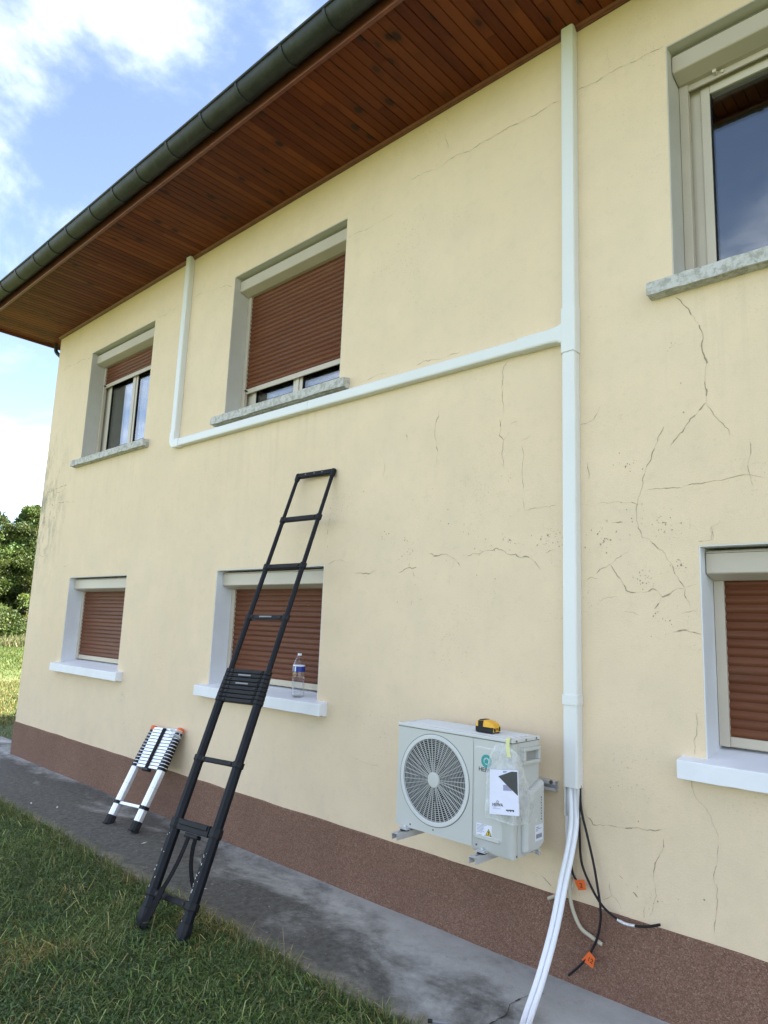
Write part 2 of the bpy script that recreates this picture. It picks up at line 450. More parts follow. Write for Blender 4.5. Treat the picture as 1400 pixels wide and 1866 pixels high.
MT['post'] = varied('weathered_post', (0.14, 0.12, 0.10), (0.25, 0.22, 0.18), 8, 0.9, 0, 40, 0.4)

# ------------------------------------------------------------------ helpers
def wloc(o):
    p = Vector((0, 0, 0))
    while o is not None:
        p = p + o.location
        o = o.parent
    return p

def link(name, data, parent=None, loc=None):
    """child objects: data given in world coordinates unless loc (world) is set"""
    o = bpy.data.objects.new(name, data)
    col.objects.link(o)
    w = Vector(loc) if loc is not None else Vector((0, 0, 0))
    if parent is not None:
        o.parent = parent
        w = w - wloc(parent)
    o.location = w
    return o

def tag(o, label, cat=None, group=None, kind=None):
    if label: o['label'] = label
    if cat: o['category'] = cat
    if group: o['group'] = group
    if kind: o['kind'] = kind
    return o

def thing(name, label, cat, loc, group=None):
    o = bpy.data.objects.new(name, None)
    o.empty_display_size = 0.1
    col.objects.link(o)
    o.location = loc
    return tag(o, label, cat, group)

class MB:
    def __init__(s): s.v = []; s.f = []; s.mi = []
    def add(s, vs, fs, mi=0):
        k = len(s.v)
        s.v += [tuple(map(float, p)) for p in vs]
        s.f += [tuple(i + k for i in f) for f in fs]
        s.mi += [mi] * len(fs)
        return s
    def box(s, x0, x1, y0, y1, z0, z1, mi=0):
        return s.add([(x0, y0, z0), (x1, y0, z0), (x1, y1, z0), (x0, y1, z0), (x0, y0, z1), (x1, y0, z1), (x1, y1, z1), (x0, y1, z1)],
                     [(0, 3, 2, 1), (4, 5, 6, 7), (0, 1, 5, 4), (1, 2, 6, 5), (2, 3, 7, 6), (3, 0, 4, 7)], mi)
    def obox(s, c, ax, ay, az, mi=0):
        """oriented box, centre c and three half-extent vectors"""
        c = Vector(c); vs = []
        for k in (-1, 1):
            for (i, j) in ((-1, -1), (1, -1), (1, 1), (-1, 1)):
                vs.append(c + ax * i + ay * j + az * k)
        return s.add(vs, [(0, 3, 2, 1), (4, 5, 6, 7), (0, 1, 5, 4), (1, 2, 6, 5), (2, 3, 7, 6), (3, 0, 4, 7)], mi)
    def prism_x(s, prof, x0, x1, mi=0, caps=True):
        n = len(prof)
        vs = [(x0, y, z) for y, z in prof] + [(x1, y, z) for y, z in prof]
        fs = [(i, (i + 1) % n, n + (i + 1) % n, n + i) for i in range(n)]
        if caps: fs += [tuple(range(n))[::-1], tuple(range(n, 2 * n))]
        return s.add(vs, fs, mi)
    def sweep(s, rings, closed=True, caps=True, mi=0):
        n = len(rings[0]); vs = [p for r in rings for p in r]; fs = []
        for a in range(len(rings) - 1):
            for i in range(n if closed else n - 1):
                j = (i + 1) % n
                fs.append((a * n + i, a * n + j, (a + 1) * n + j, (a + 1) * n + i))
        if caps and closed:
            fs.append(tuple(range(n))[::-1]); fs.append(tuple(range((len(rings) - 1) * n, len(rings) * n)))
        return s.add(vs, fs, mi)
    def tube(s, pts, r, n=10, caps=True, mi=0, flat=1.0):
        pts = [Vector(p) for p in pts]
        rs = r if isinstance(r, (list, tuple)) else [r] * len(pts)
        t0 = (pts[1] - pts[0]).normalized()
        a = t0.orthogonal().normalized()
        rings = []
        for i, p in enumerate(pts):
            t = (pts[min(i + 1, len(pts) - 1)] - pts[max(i - 1, 0)]).normalized()
            a = (a - t * a.dot(t)).normalized()
            b = t.cross(a)
            rings.append([p + a * math.cos(2 * math.pi * k / n) * rs[i] + b * math.sin(2 * math.pi * k / n) * rs[i] * flat for k in range(n)])
        return s.sweep(rings, True, caps, mi)
    def lathe(s, prof, c, n=24, mi=0, caps=True):
        c = Vector(c)
        rings = [[c + Vector((r * math.cos(2 * math.pi * k / n), r * math.sin(2 * math.pi * k / n), z)) for k in range(n)] for r, z in prof]
        return s.sweep(rings, True, caps, mi)
    def mesh(s, name, mats, smooth=False):
        me = bpy.data.meshes.new(name)
        me.from_pydata(s.v, [], s.f)
        if not isinstance(mats, (list, tuple)): mats = [mats]
        for m in mats: me.materials.append(m)
        if len(mats) > 1: me.polygons.foreach_set('material_index', s.mi)
        if smooth: me.polygons.foreach_set('use_smooth', [True] * len(me.polygons))
        bm = bmesh.new(); bm.from_mesh(me); bmesh.ops.recalc_face_normals(bm, faces=bm.faces); bm.to_mesh(me); bm.free()
        me.update()
        return me
    def build(s, name, mats, parent=None, smooth=False, bevel=0, loc=None, seg=2):
        o = link(name, s.mesh(name, mats, smooth), parent, loc)
        if bevel:
            b = o.modifiers.new('bevel', 'BEVEL'); b.width = bevel; b.segments = seg; b.limit_method = 'ANGLE'; b.angle_limit = R(35)
            b.harden_normals = False
        if smooth:
            try: o.data.set_sharp_from_angle(angle=R(40))
            except Exception: pass
        return o

def spline(pts, k=8):
    P = [Vector(p) for p in pts]
    P = [P[0] * 2 - P[1]] + P + [P[-1] * 2 - P[-2]]
    out = []
    for i in range(1, len(P) - 2):
        for j in range(k):
            t = j / k; a, b, c, d = P[i - 1:i + 3]
            out.append(0.5 * ((2 * b) + (c - a) * t + (2 * a - 5 * b + 4 * c - d) * t * t + (3 * b - a - 3 * c + d) * t ** 3))
    out.append(P[-2])
    return out

def text_part(name, s, size, mat, parent, origin, xd, ud, align='CENTER', depth=0.0004):
    cu = bpy.data.curves.new(name, 'FONT')
    cu.body = s; cu.size = size; cu.align_x = align; cu.align_y = 'CENTER'; cu.extrude = depth
    cu.resolution_u = 3
    tmp = bpy.data.objects.new(name, cu); col.objects.link(tmp)
    dg = bpy.context.evaluated_depsgraph_get()
    me = bpy.data.meshes.new_from_object(tmp.evaluated_get(dg))
    bpy.data.objects.remove(tmp)
    xd = Vector(xd).normalized(); ud = Vector(ud).normalized(); nd = xd.cross(ud)
    M = Matrix(((xd.x, ud.x, nd.x, origin[0]), (xd.y, ud.y, nd.y, origin[1]), (xd.z, ud.z, nd.z, origin[2]), (0, 0, 0, 1)))
    me.transform(M)
    me.materials.clear(); me.materials.append(mat)
    return link(name, me, parent)

# ------------------------------------------------------------------ ground
GZ = -0.055
xs = [-500, -120, -60, -30, -15] + list(np.arange(-12, 5.01, 0.5)) + [8, 15, 40, 120, 400]
ys = [-400, -80, -30, -12] + list(np.arange(-6, 0.01, 0.5)) + [3, 8, 12, 20, 40, 90, 400]
mb = MB()
nx = len(xs)
for y in ys:
    for x in xs:
        z = GZ + (0.018 * mnoise.noise((x * 0.6, y * 0.6, 0)) if abs(x) < 13 and y > -7 else 0)
        mb.v.append((float(x), float(y), z - (0.1 if x < -20 else 0)))
for j in range(len(ys) - 1):
    for i in range(nx - 1):
        mb.f.append((j * nx + i, j * nx + i + 1, (j + 1) * nx + i + 1, (j + 1) * nx + i)); mb.mi.append(0)
tag(mb.build('lawn', MT['soil']), None, None, None, 'structure')

def edge_y(x):
    return -0.862 + 0.035 * mnoise.noise((x * 0.9, 3.1, 0)) + 0.022 * mnoise.noise((x * 4.1, 7.7, 0)) + 0.012 * mnoise.noise((x * 13, 1.7, 0))
mb = MB()
px = np.arange(-11.2, 4.6, 0.04)
rows = 9
for x in px:
    e = edge_y(x)
    for k, f in enumerate((0.0, 0.2, 0.45, 0.7, 0.88, 0.96)):
        y = 0.35 + (e + 0.03 - 0.35) * f if x < -9.46 else 0.02 + (e + 0.03 - 0.02) * f
        z = -0.010 * f + 0.004 * mnoise.noise((x * 2, y * 2, 4)) + (0.010 * mnoise.noise((x * 11, y * 11, 1)) - 0.006 if k >= 4 else 0)
        mb.v.append((x, y, z))
    j = 0.014 * mnoise.noise((x * 17, 0.3, 9))
    mb.v.append((x, e + 0.008 + j, -0.022 + 0.012 * mnoise.noise((x * 9, 2, 2))))
    mb.v.append((x, e - 0.004 + j, -0.050))
    mb.v.append((x, e - 0.004, -0.14))
for i in range(len(px) - 1):
    for k in range(rows - 1):
        mb.f.append((i * rows + k, i * rows + k + 1, (i + 1) * rows + k + 1, (i + 1) * rows + k)); mb.mi.append(0)
path = mb.build('path', MT['path'], smooth=True)
tag(path, None, None, None, 'structure')
# path strip round the gable end
mb = MB(); mb.box(-10.45, -9.44, 0.35, 8.6, -0.14, -0.002)
tag(mb.build('path', MT['path']), None, None, None, 'structure')

def crack_ribbon(pts, w, to3, jit=1.0, seed=0):
    """a thin uneven ribbon along pts (2D), w in metres; to3 maps (u,v)->3D"""
    r = random.Random(seed)
    P = [Vector((a, b)) for a, b in pts]
    for lev in range(3):                         # midpoint displacement: no straight runs
        P2 = [P[0]]
        for a, b in zip(P[:-1], P[1:]):
            d = b - a
            if d.length > 0.03:
                P2.append(a + d * r.uniform(.4, .6) + Vector((-d.y, d.x)) * r.uniform(-.11, .11))
            P2.append(b)
        P = P2
    Q = []
    for a, b in zip(P[:-1], P[1:]):
        n = max(2, int((b - a).length / 0.012))
        d = (b - a); pr = Vector((-d.y, d.x)).normalized() if d.length else Vector((0, 1))
        for i in range(n):
            Q.append(a + d * (i / n) + (pr * r.uniform(-0.0022, 0.0022) * jit if i else Vector((0, 0))))
    Q.append(P[-1])
    m = MB(); N = len(Q)
    for i, q in enumerate(Q):
        d = (Q[min(i + 1, N - 1)] - Q[max(i - 1, 0)]); pr = Vector((-d.y, d.x)).normalized()
        e = min(1.0, 0.25 + min(i, N - 1 - i) / 4)
        if i % 4 == 0: wv = r.choice((0.18, 0.35, 0.6, 0.9, 1.3, 1.7, 0.5))
        ww = w * 0.5 * e * wv * r.uniform(.7, 1.2)
        m.v.append(to3(q + pr * ww)); m.v.append(to3(q - pr * ww))
    for i in range(N - 1):
        m.f.append((2 * i, 2 * i + 1, 2 * i + 3, 2 * i + 2)); m.mi.append(0)
    return m
crack_ribbon([(-1.90, -0.20), (-1.943, -0.253), (-1.959, -0.333), (-1.952, -0.435), (-1.929, -0.515), (-1.937, -0.58), (-1.95, -0.70), (-1.93, -0.82)],
             0.006, lambda q: (q.x, q.y, 0.0015 - 0.010 * min(1, -q.y / 0.85)), 1.0, 3).build('crack', MT['crackc'], path)
crack_ribbon([(-4.75, -0.02), (-4.70, -0.3), (-4.74, -0.55), (-4.70, -0.83)], 0.005,
             lambda q: (q.x, q.y, 0.002 - 0.010 * min(1, -q.y / 0.85)), 1.0, 4).build('crack', MT['crackc'], path)

# ------------------------------------------------------------------ house
X0, X1, DEPTH = -9.45, 4.0, 8.0
ZT = 5.4285                                     # wall top, under the soffit moulding
SZ = 5.455                                      # soffit underside
house = thing('house', 'cream plastered two-storey house with brown soffit, roller shutters and cracked wall', 'house', (-2.7, 4.0, 0.0))
OPEN = {  # name: (x0, x1, z0, z1)
    'W1': (-8.395, -6.850, 3.55, 4.975), 'W2': (-5.360, -3.810, 3.55, 4.982), 'W3': (-1.256, 0.294, 3.55, 5.000),
    'G1': (-8.330, -6.930, 1.14, 2.162), 'G2': (-5.280, -3.873, 1.14, 2.166), 'G3': (-1.173, 0.230, 1.14, 2.176)}
PZ = 0.388                                      # plinth top

def wall_sheet(x0, x1, z0, z1, openings):
    gx = sorted({x0, x1} | {o[0] for o in openings} | {o[1] for o in openings})
    gz = sorted({z0, z1} | {o[2] for o in openings} | {o[3] for o in openings})
    m = MB()
    for a, b in zip(gx[:-1], gx[1:]):
        for c, d in zip(gz[:-1], gz[1:]):
            if any(o[0] <= a + 1e-6 and o[1] >= b - 1e-6 and o[2] <= c + 1e-6 and o[3] >= d - 1e-6 for o in openings): continue
            m.add([(a, 0, c), (b, 0, c), (b, 0, d), (a, 0, d)], [(0, 1, 2, 3)])
    for (a, b, c, d) in openings:               # masonry of the openings
        m.add([(a, 0, c), (b, 0, c), (b, 0, d), (a, 0, d), (a, .32, c), (b, .32, c), (b, .32, d), (a, .32, d)],
              [(0, 1, 5, 4), (1, 2, 6, 5), (2, 3, 7, 6), (3, 0, 4, 7)])
    return m
m = wall_sheet(X0, X1, -0.2, 5.62, list(OPEN.values()))
m.add([(X0, 0, -.2), (X0, DEPTH, -.2), (X0, DEPTH, 5.62), (X0, 0, 5.62)], [(0, 3, 2, 1)])
m.add([(X1, 0, -.2), (X1, DEPTH, -.2), (X1, DEPTH, 5.62), (X1, 0, 5.62)], [(0, 1, 2, 3)])
m.add([(X0, DEPTH, -.2), (X1, DEPTH, -.2), (X1, DEPTH, 5.62), (X0, DEPTH, 5.62)], [(0, 3, 2, 1)])
wall = m.build('wall', MT['wall'], house)
# inner face of the rooms behind the windows
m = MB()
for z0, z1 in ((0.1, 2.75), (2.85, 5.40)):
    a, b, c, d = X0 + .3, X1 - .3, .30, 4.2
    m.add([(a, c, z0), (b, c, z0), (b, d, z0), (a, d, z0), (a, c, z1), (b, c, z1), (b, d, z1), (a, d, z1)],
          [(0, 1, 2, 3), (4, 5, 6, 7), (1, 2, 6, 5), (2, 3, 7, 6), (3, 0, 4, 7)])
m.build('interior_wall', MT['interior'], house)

m = MB()
xx = np.arange(X0 - 0.012, X1 + 0.05, 0.12)
top = [(float(x), PZ + 0.006 * mnoise.noise((x * 3, 0, 0)) + 0.003 * mnoise.noise((x * 15, 0, 0))) for x in xx]
for i, (x, z) in enumerate(top):
    m.v += [(x, -0.012, -0.15), (x, -0.012, z - 0.004), (x, -0.006, z), (x, 0.004, z + 0.001)]
for i in range(len(top) - 1):
    for k in range(3):
        m.f.append((4 * i + k, 4 * i + 4 + k, 4 * i + 5 + k, 4 * i + 1 + k)); m.mi.append(0)
m.add([(X0 - .012, -.012, -.15), (X0 - .012, -.012, PZ), (X0 - .012, DEPTH + .01, PZ), (X0 - .012, DEPTH + .01, -.15)], [(0, 1, 2, 3)])
m.add([(X0 - .012, -.006, PZ), (X0 + .01, -.006, PZ), (X0 + .01, DEPTH, PZ), (X0 - .012, DEPTH, PZ)], [(0, 1, 2, 3)])
m.build('plinth', MT['plinth'], house)

# cracks and pits in the plaster
CRACKS = [
(3,[(-1.269,5.009),(-1.386,5.014),(-1.488,5.017),(-1.594,5.026),(-1.673,5.01),(-1.797,5.019)]),
(3,[(-1.914,5.017),(-2.013,5.015),(-2.127,5.015),(-2.221,5.011),(-2.342,5.015),(-2.519,5.013),(-2.679,5.013),(-2.817,5.0),(-2.991,5.015),(-3.142,5.022)]),
(2,[(-3.304,4.808),(-3.484,4.801),(-3.619,4.793),(-3.796,4.801)]),
(1.5,[(-1.594,5.026),(-1.587,5.113),(-1.601,5.207)]),
(2,[(-2.815,5.4),(-2.803,5.298),(-2.823,5.207),(-2.777,5.073)]),
(3,[(-5.38,4.889),(-5.501,4.942),(-5.645,4.975),(-5.864,4.986),(-6.093,4.998)]),
(2,[(-6.331,5.001),(-6.551,4.999),(-6.837,4.987)]),
(3,[(-8.409,4.931),(-8.747,4.951),(-9.02,4.957),(-9.301,4.95)]),
(5,[(-1.243,3.49),(-1.213,3.45),(-1.182,3.409),(-1.155,3.357),(-1.13,3.3),(-1.12,3.212),(-1.111,3.125),(-1.102,3.088),(-1.114,3.021),(-1.114,2.972),(-1.108,2.909),(-1.113,2.889)]),
(5,[(-1.113,2.889),(-1.159,2.843),(-1.212,2.79),(-1.253,2.742),(-1.297,2.697)]),
(4,[(-1.113,2.889),(-1.089,2.844),(-1.072,2.81),(-1.037,2.767),(-1.014,2.736),(-1.006,2.701)]),
(3,[(-1.325,2.803),(-1.359,2.723),(-1.39,2.664),(-1.427,2.577),(-1.45,2.481),(-1.473,2.406),(-1.479,2.33),(-1.453,2.234),(-1.408,2.215),(-1.336,2.144),(-1.299,2.076),(-1.287,2.036),(-1.244,1.971)]),
(3,[(-1.423,2.478),(-1.327,2.478),(-1.248,2.471),(-1.171,2.485),(-1.108,2.487),(-1.024,2.494),(-0.93,2.5),(-0.858,2.478)]),
(2,[(-0.928,2.682),(-0.924,2.591),(-0.93,2.5),(-0.915,2.443)]),
(2.5,[(-1.469,2.406),(-1.523,2.421),(-1.61,2.43),(-1.701,2.427),(-1.786,2.435)]),
(3,[(-1.791,2.894),(-1.726,2.902),(-1.687,2.941),(-1.655,2.996)]),
(3,[(-1.745,2.67),(-1.743,2.572)]),
(2,[(-1.107,2.198),(-1.111,2.263),(-1.049,2.303)]),
(2,[(-1.913,2.44),(-1.991,2.439),(-2.055,2.44),(-2.099,2.441),(-2.148,2.431),(-2.154,2.474),(-2.16,2.534)]),
(2,[(-2.157,2.543),(-2.163,2.6),(-2.169,2.677),(-2.161,2.734),(-2.17,2.831)]),
(2.5,[(-2.176,2.861),(-2.106,2.882)]),
(3,[(-2.259,2.973),(-2.226,2.985),(-2.193,2.986)]),
(5,[(-1.704,2.053),(-1.677,2.077),(-1.649,2.084),(-1.626,2.1)]),
(3,[(-1.626,2.1),(-1.591,2.128),(-1.558,2.148),(-1.522,2.168)]),
(3.5,[(-1.623,2.097),(-1.609,2.072),(-1.582,2.031),(-1.56,2.002),(-1.542,1.962),(-1.502,1.949),(-1.449,1.948)]),
(5,[(-1.449,1.948),(-1.401,1.969),(-1.381,1.958),(-1.354,1.927),(-1.315,1.945),(-1.28,1.97)]),
(3,[(-1.28,1.97),(-1.246,1.965)]),
(5,[(-1.354,1.925),(-1.367,1.907),(-1.378,1.89),(-1.396,1.867)]),
(2.5,[(-1.243,1.967),(-1.247,1.938),(-1.226,1.903),(-1.22,1.874)]),
(3,[(-1.264,1.844),(-1.23,1.854),(-1.187,1.86)]),
(4.5,[(-1.311,1.754),(-1.281,1.762),(-1.238,1.766),(-1.209,1.758),(-1.174,1.751)]),
(2.5,[(-1.784,2.019),(-1.76,2.013),(-1.736,2.034),(-1.695,2.025)]),
(2.5,[(-1.7,1.89),(-1.662,1.92),(-1.628,1.924),(-1.584,1.927)]),
(3,[(-1.656,2.342),(-1.631,2.315)]),
(3.5,[(-1.617,2.325),(-1.583,2.32),(-1.533,2.311)]),
(3,[(-1.21,2.313),(-1.211,2.257)]),
(2.5,[(-1.109,2.265),(-1.112,2.201),(-1.173,2.199)]),
(2.5,[(-1.241,1.972),(-1.211,1.984),(-1.183,1.99)]),
(3,[(-1.555,1.852),(-1.504,1.85),(-1.467,1.833)]),
(5,[(-3.54,2.097),(-3.465,2.092),(-3.392,2.088),(-3.338,2.117)]),
(4,[(-3.123,2.092),(-3.065,2.115),(-3.029,2.125),(-3.007,2.114),(-2.95,2.121)]),
(2.5,[(-3.03,2.158),(-3.029,2.125)]),
(2,[(-3.007,2.114),(-2.983,2.053)]),
(5,[(-2.891,2.219),(-2.821,2.191),(-2.767,2.199),(-2.707,2.193),(-2.647,2.163),(-2.608,2.118)]),
(3,[(-2.767,2.218),(-2.749,2.26),(-2.729,2.268)]),
(4,[(-2.821,2.189),(-2.84,2.147)]),
(2,[(-2.641,2.161),(-2.691,2.1)]),
(3,[(-2.577,2.176),(-2.515,2.195),(-2.466,2.19),(-2.418,2.21)]),
(5,[(-2.418,2.21),(-2.37,2.206),(-2.346,2.221),(-2.305,2.208),(-2.27,2.181),(-2.208,2.179),(-2.185,2.158),(-2.114,2.153),(-2.076,2.126),(-2.044,2.082)]),
(4,[(-2.114,2.153),(-2.06,2.189)]),
(5,[(-2.007,2.175),(-1.97,2.19)]),
(3.5,[(-1.962,2.099),(-1.914,2.09)]),
(2,[(-2.431,2.269),(-2.424,2.223)]),
(3,[(-2.275,3.386),(-2.315,3.328),(-2.319,3.227),(-2.312,3.134),(-2.3,3.081),(-2.314,3.013)]),
(4.5,[(-2.33,3.016),(-2.332,2.916),(-2.298,2.886),(-2.261,2.929)]),
(3,[(-2.298,2.886),(-2.311,2.803),(-2.307,2.714)]),
(3.5,[(-2.808,3.172),(-2.838,3.085),(-2.842,2.999),(-2.827,2.964),(-2.812,2.886)]),
(2,[(-2.812,2.886),(-2.811,2.748)]),
(5,[(-3.101,3.058),(-3.085,3.004)]),
(2,[(-3.318,2.937),(-3.292,2.865),(-3.302,2.775)]),
(2,[(-2.583,2.699),(-2.575,2.596)]),
(3,[(-3.592,3.529),(-3.494,3.535),(-3.304,3.538)]),
(3,[(-3.021,3.537),(-2.874,3.545),(-2.759,3.536),(-2.642,3.543)]),
(4,[(-1.793,0.82),(-1.754,0.8),(-1.738,0.775),(-1.716,0.776),(-1.641,0.789),(-1.58,0.794),(-1.508,0.809),(-1.439,0.813),(-1.388,0.825)]),
(3,[(-1.713,0.777),(-1.716,0.757)]),
(3,[(-1.38,0.786),(-1.411,0.69),(-1.426,0.644),(-1.43,0.586)]),
(4,[(-1.43,0.586),(-1.421,0.526),(-1.433,0.487),(-1.454,0.429)]),
(4,[(-1.651,0.524),(-1.65,0.48),(-1.643,0.464),(-1.61,0.443),(-1.595,0.418)]),
(3,[(-1.643,0.464),(-1.664,0.447),(-1.689,0.432)]),
(5,[(-1.602,0.569),(-1.584,0.557)]),
(6,[(-1.572,0.541),(-1.558,0.526)]),
(9,[(-1.535,0.509),(-1.509,0.492)]),
(3,[(-1.479,0.463),(-1.482,0.411)]),
(3,[(-2.038,0.459),(-1.989,0.431),(-1.958,0.41)]),
(3,[(-1.822,0.446),(-1.809,0.411)]),
(2,[(-1.239,1.079),(-1.222,0.997),(-1.159,0.926),(-1.139,0.766),(-1.146,0.58),(-1.163,0.44)]),
(3,[(-1.214,1.384),(-1.211,1.3),(-1.224,1.191)]),
(5,[(-9.336,3.301),(-8.97,3.296),(-8.704,3.314)]),
(7,[(-9.25,3.103),(-9.054,3.089),(-8.826,3.104),(-8.424,3.089)]),
(6,[(-9.358,3.306),(-9.163,3.306),(-8.737,3.28)]),
(4,[(-9.36,2.891),(-9.186,2.882),(-9.026,2.906),(-8.911,2.994),(-8.886,3.07)]),
(3,[(-9.362,2.482),(-9.019,2.467)]),
(3,[(-8.61,2.31),(-8.475,2.297),(-8.374,2.321)]),
(2,[(-3.472,0.835),(-3.367,0.826),(-3.241,0.825)]),
(2.5,[(-3.881,2.331),(-3.841,2.453),(-3.831,2.557)]),
(2.5,[(-3.832,2.172),(-3.704,2.2),(-3.616,2.177)])]
for i, (w, pts) in enumerate(CRACKS):
    crack_ribbon(pts, w * 0.001 * 0.88, lambda q: (q.x, -0.0012, q.y), 1.0, 100 + i).build('crack', MT['crack'], wall)
PITS = [(-1.991, 2.278, 0.15, 40), (-2.246, 2.26, 0.15, 30), (-3.041, 2.249, 0.18, 40), (-1.662, 2.228, 0.13, 40), (-1.325, 2.293, 0.13, 40), (-1.443, 2.032, 0.12, 40), (-1.263, 2.083, 0.07, 20), (-1.533, 2.618, 0.08, 20), (-1.27, 3.229, 0.06, 12), (-2.25, 2.644, 0.09, 14), (-6.79, 0.954, 0.07, 22), (-6.623, 0.583, 0.18, 10), (-1.594, 0.915, 0.12, 8), (-1.922, 2.227, 0.12, 25), (-1.444, 0.52, 0.12, 14), (-1.055, 0.6, 0.2, 12), (-2.655, 2.371, 0.17, 14), (-1.538, 2.381, 0.2, 14), (-1.181, 3.0, 0.2, 10), (-9.046, 3.204, 0.13, 40), (-9.25, 2.9, 0.16, 50), (-3.272, 2.337, 0.13, 14), (-1.379, 1.812, 0.17, 16), (-2.5, 2.2, 0.5, 30), (-3.0, 1.9, 1.5, 30)]
m = MB()
for (cx, cz, rr, n) in PITS:
    for _ in range(n):
        a = rnd.uniform(0, 6.28); q = rr * abs(rnd.gauss(0, 0.6))
        x, z = cx + q * math.cos(a), cz + 0.7 * q * math.sin(a)
        if not (X0 + .05 < x < -1.2 and z > PZ + .03): continue
        s = rnd.choice((.0012, .0015, .002, .0025, .0038)) * rnd.uniform(.7, 1.3)
        k = 5; ph = rnd.uniform(0, 6)
        m.add([(x + s * rnd.uniform(.5, 1.3) * math.cos(ph + j * 6.283 / k), -0.0013, z + 1.3 * s * rnd.uniform(.5, 1.3) * math.sin(ph + j * 6.283 / k)) for j in range(k)], [tuple(range(k))])
tag(m.build('plaster_pits', MT['crack'], wall), None, None, None, 'stuff')

# ---- windows
SLAT_P = 0.042
def slat_mesh(w, name):
    m = MB()
    prof = []
    n = 6
    for i in range(n + 1):
        t = i / n
        prof.append((-0.0085 * math.sin(math.pi * min(1, t * 1.08 + 0.0)) , (t - 0.5) * (SLAT_P - 0.003)))
    prof += [(0.003, (SLAT_P - .003) / 2), (0.003, SLAT_P / 2 + .004), (0.006, SLAT_P / 2 + .004), (0.006, -(SLAT_P - .003) / 2)]
    m.prism_x(prof, -w / 2, w / 2)
    return m.mesh(name, MT['slat'])

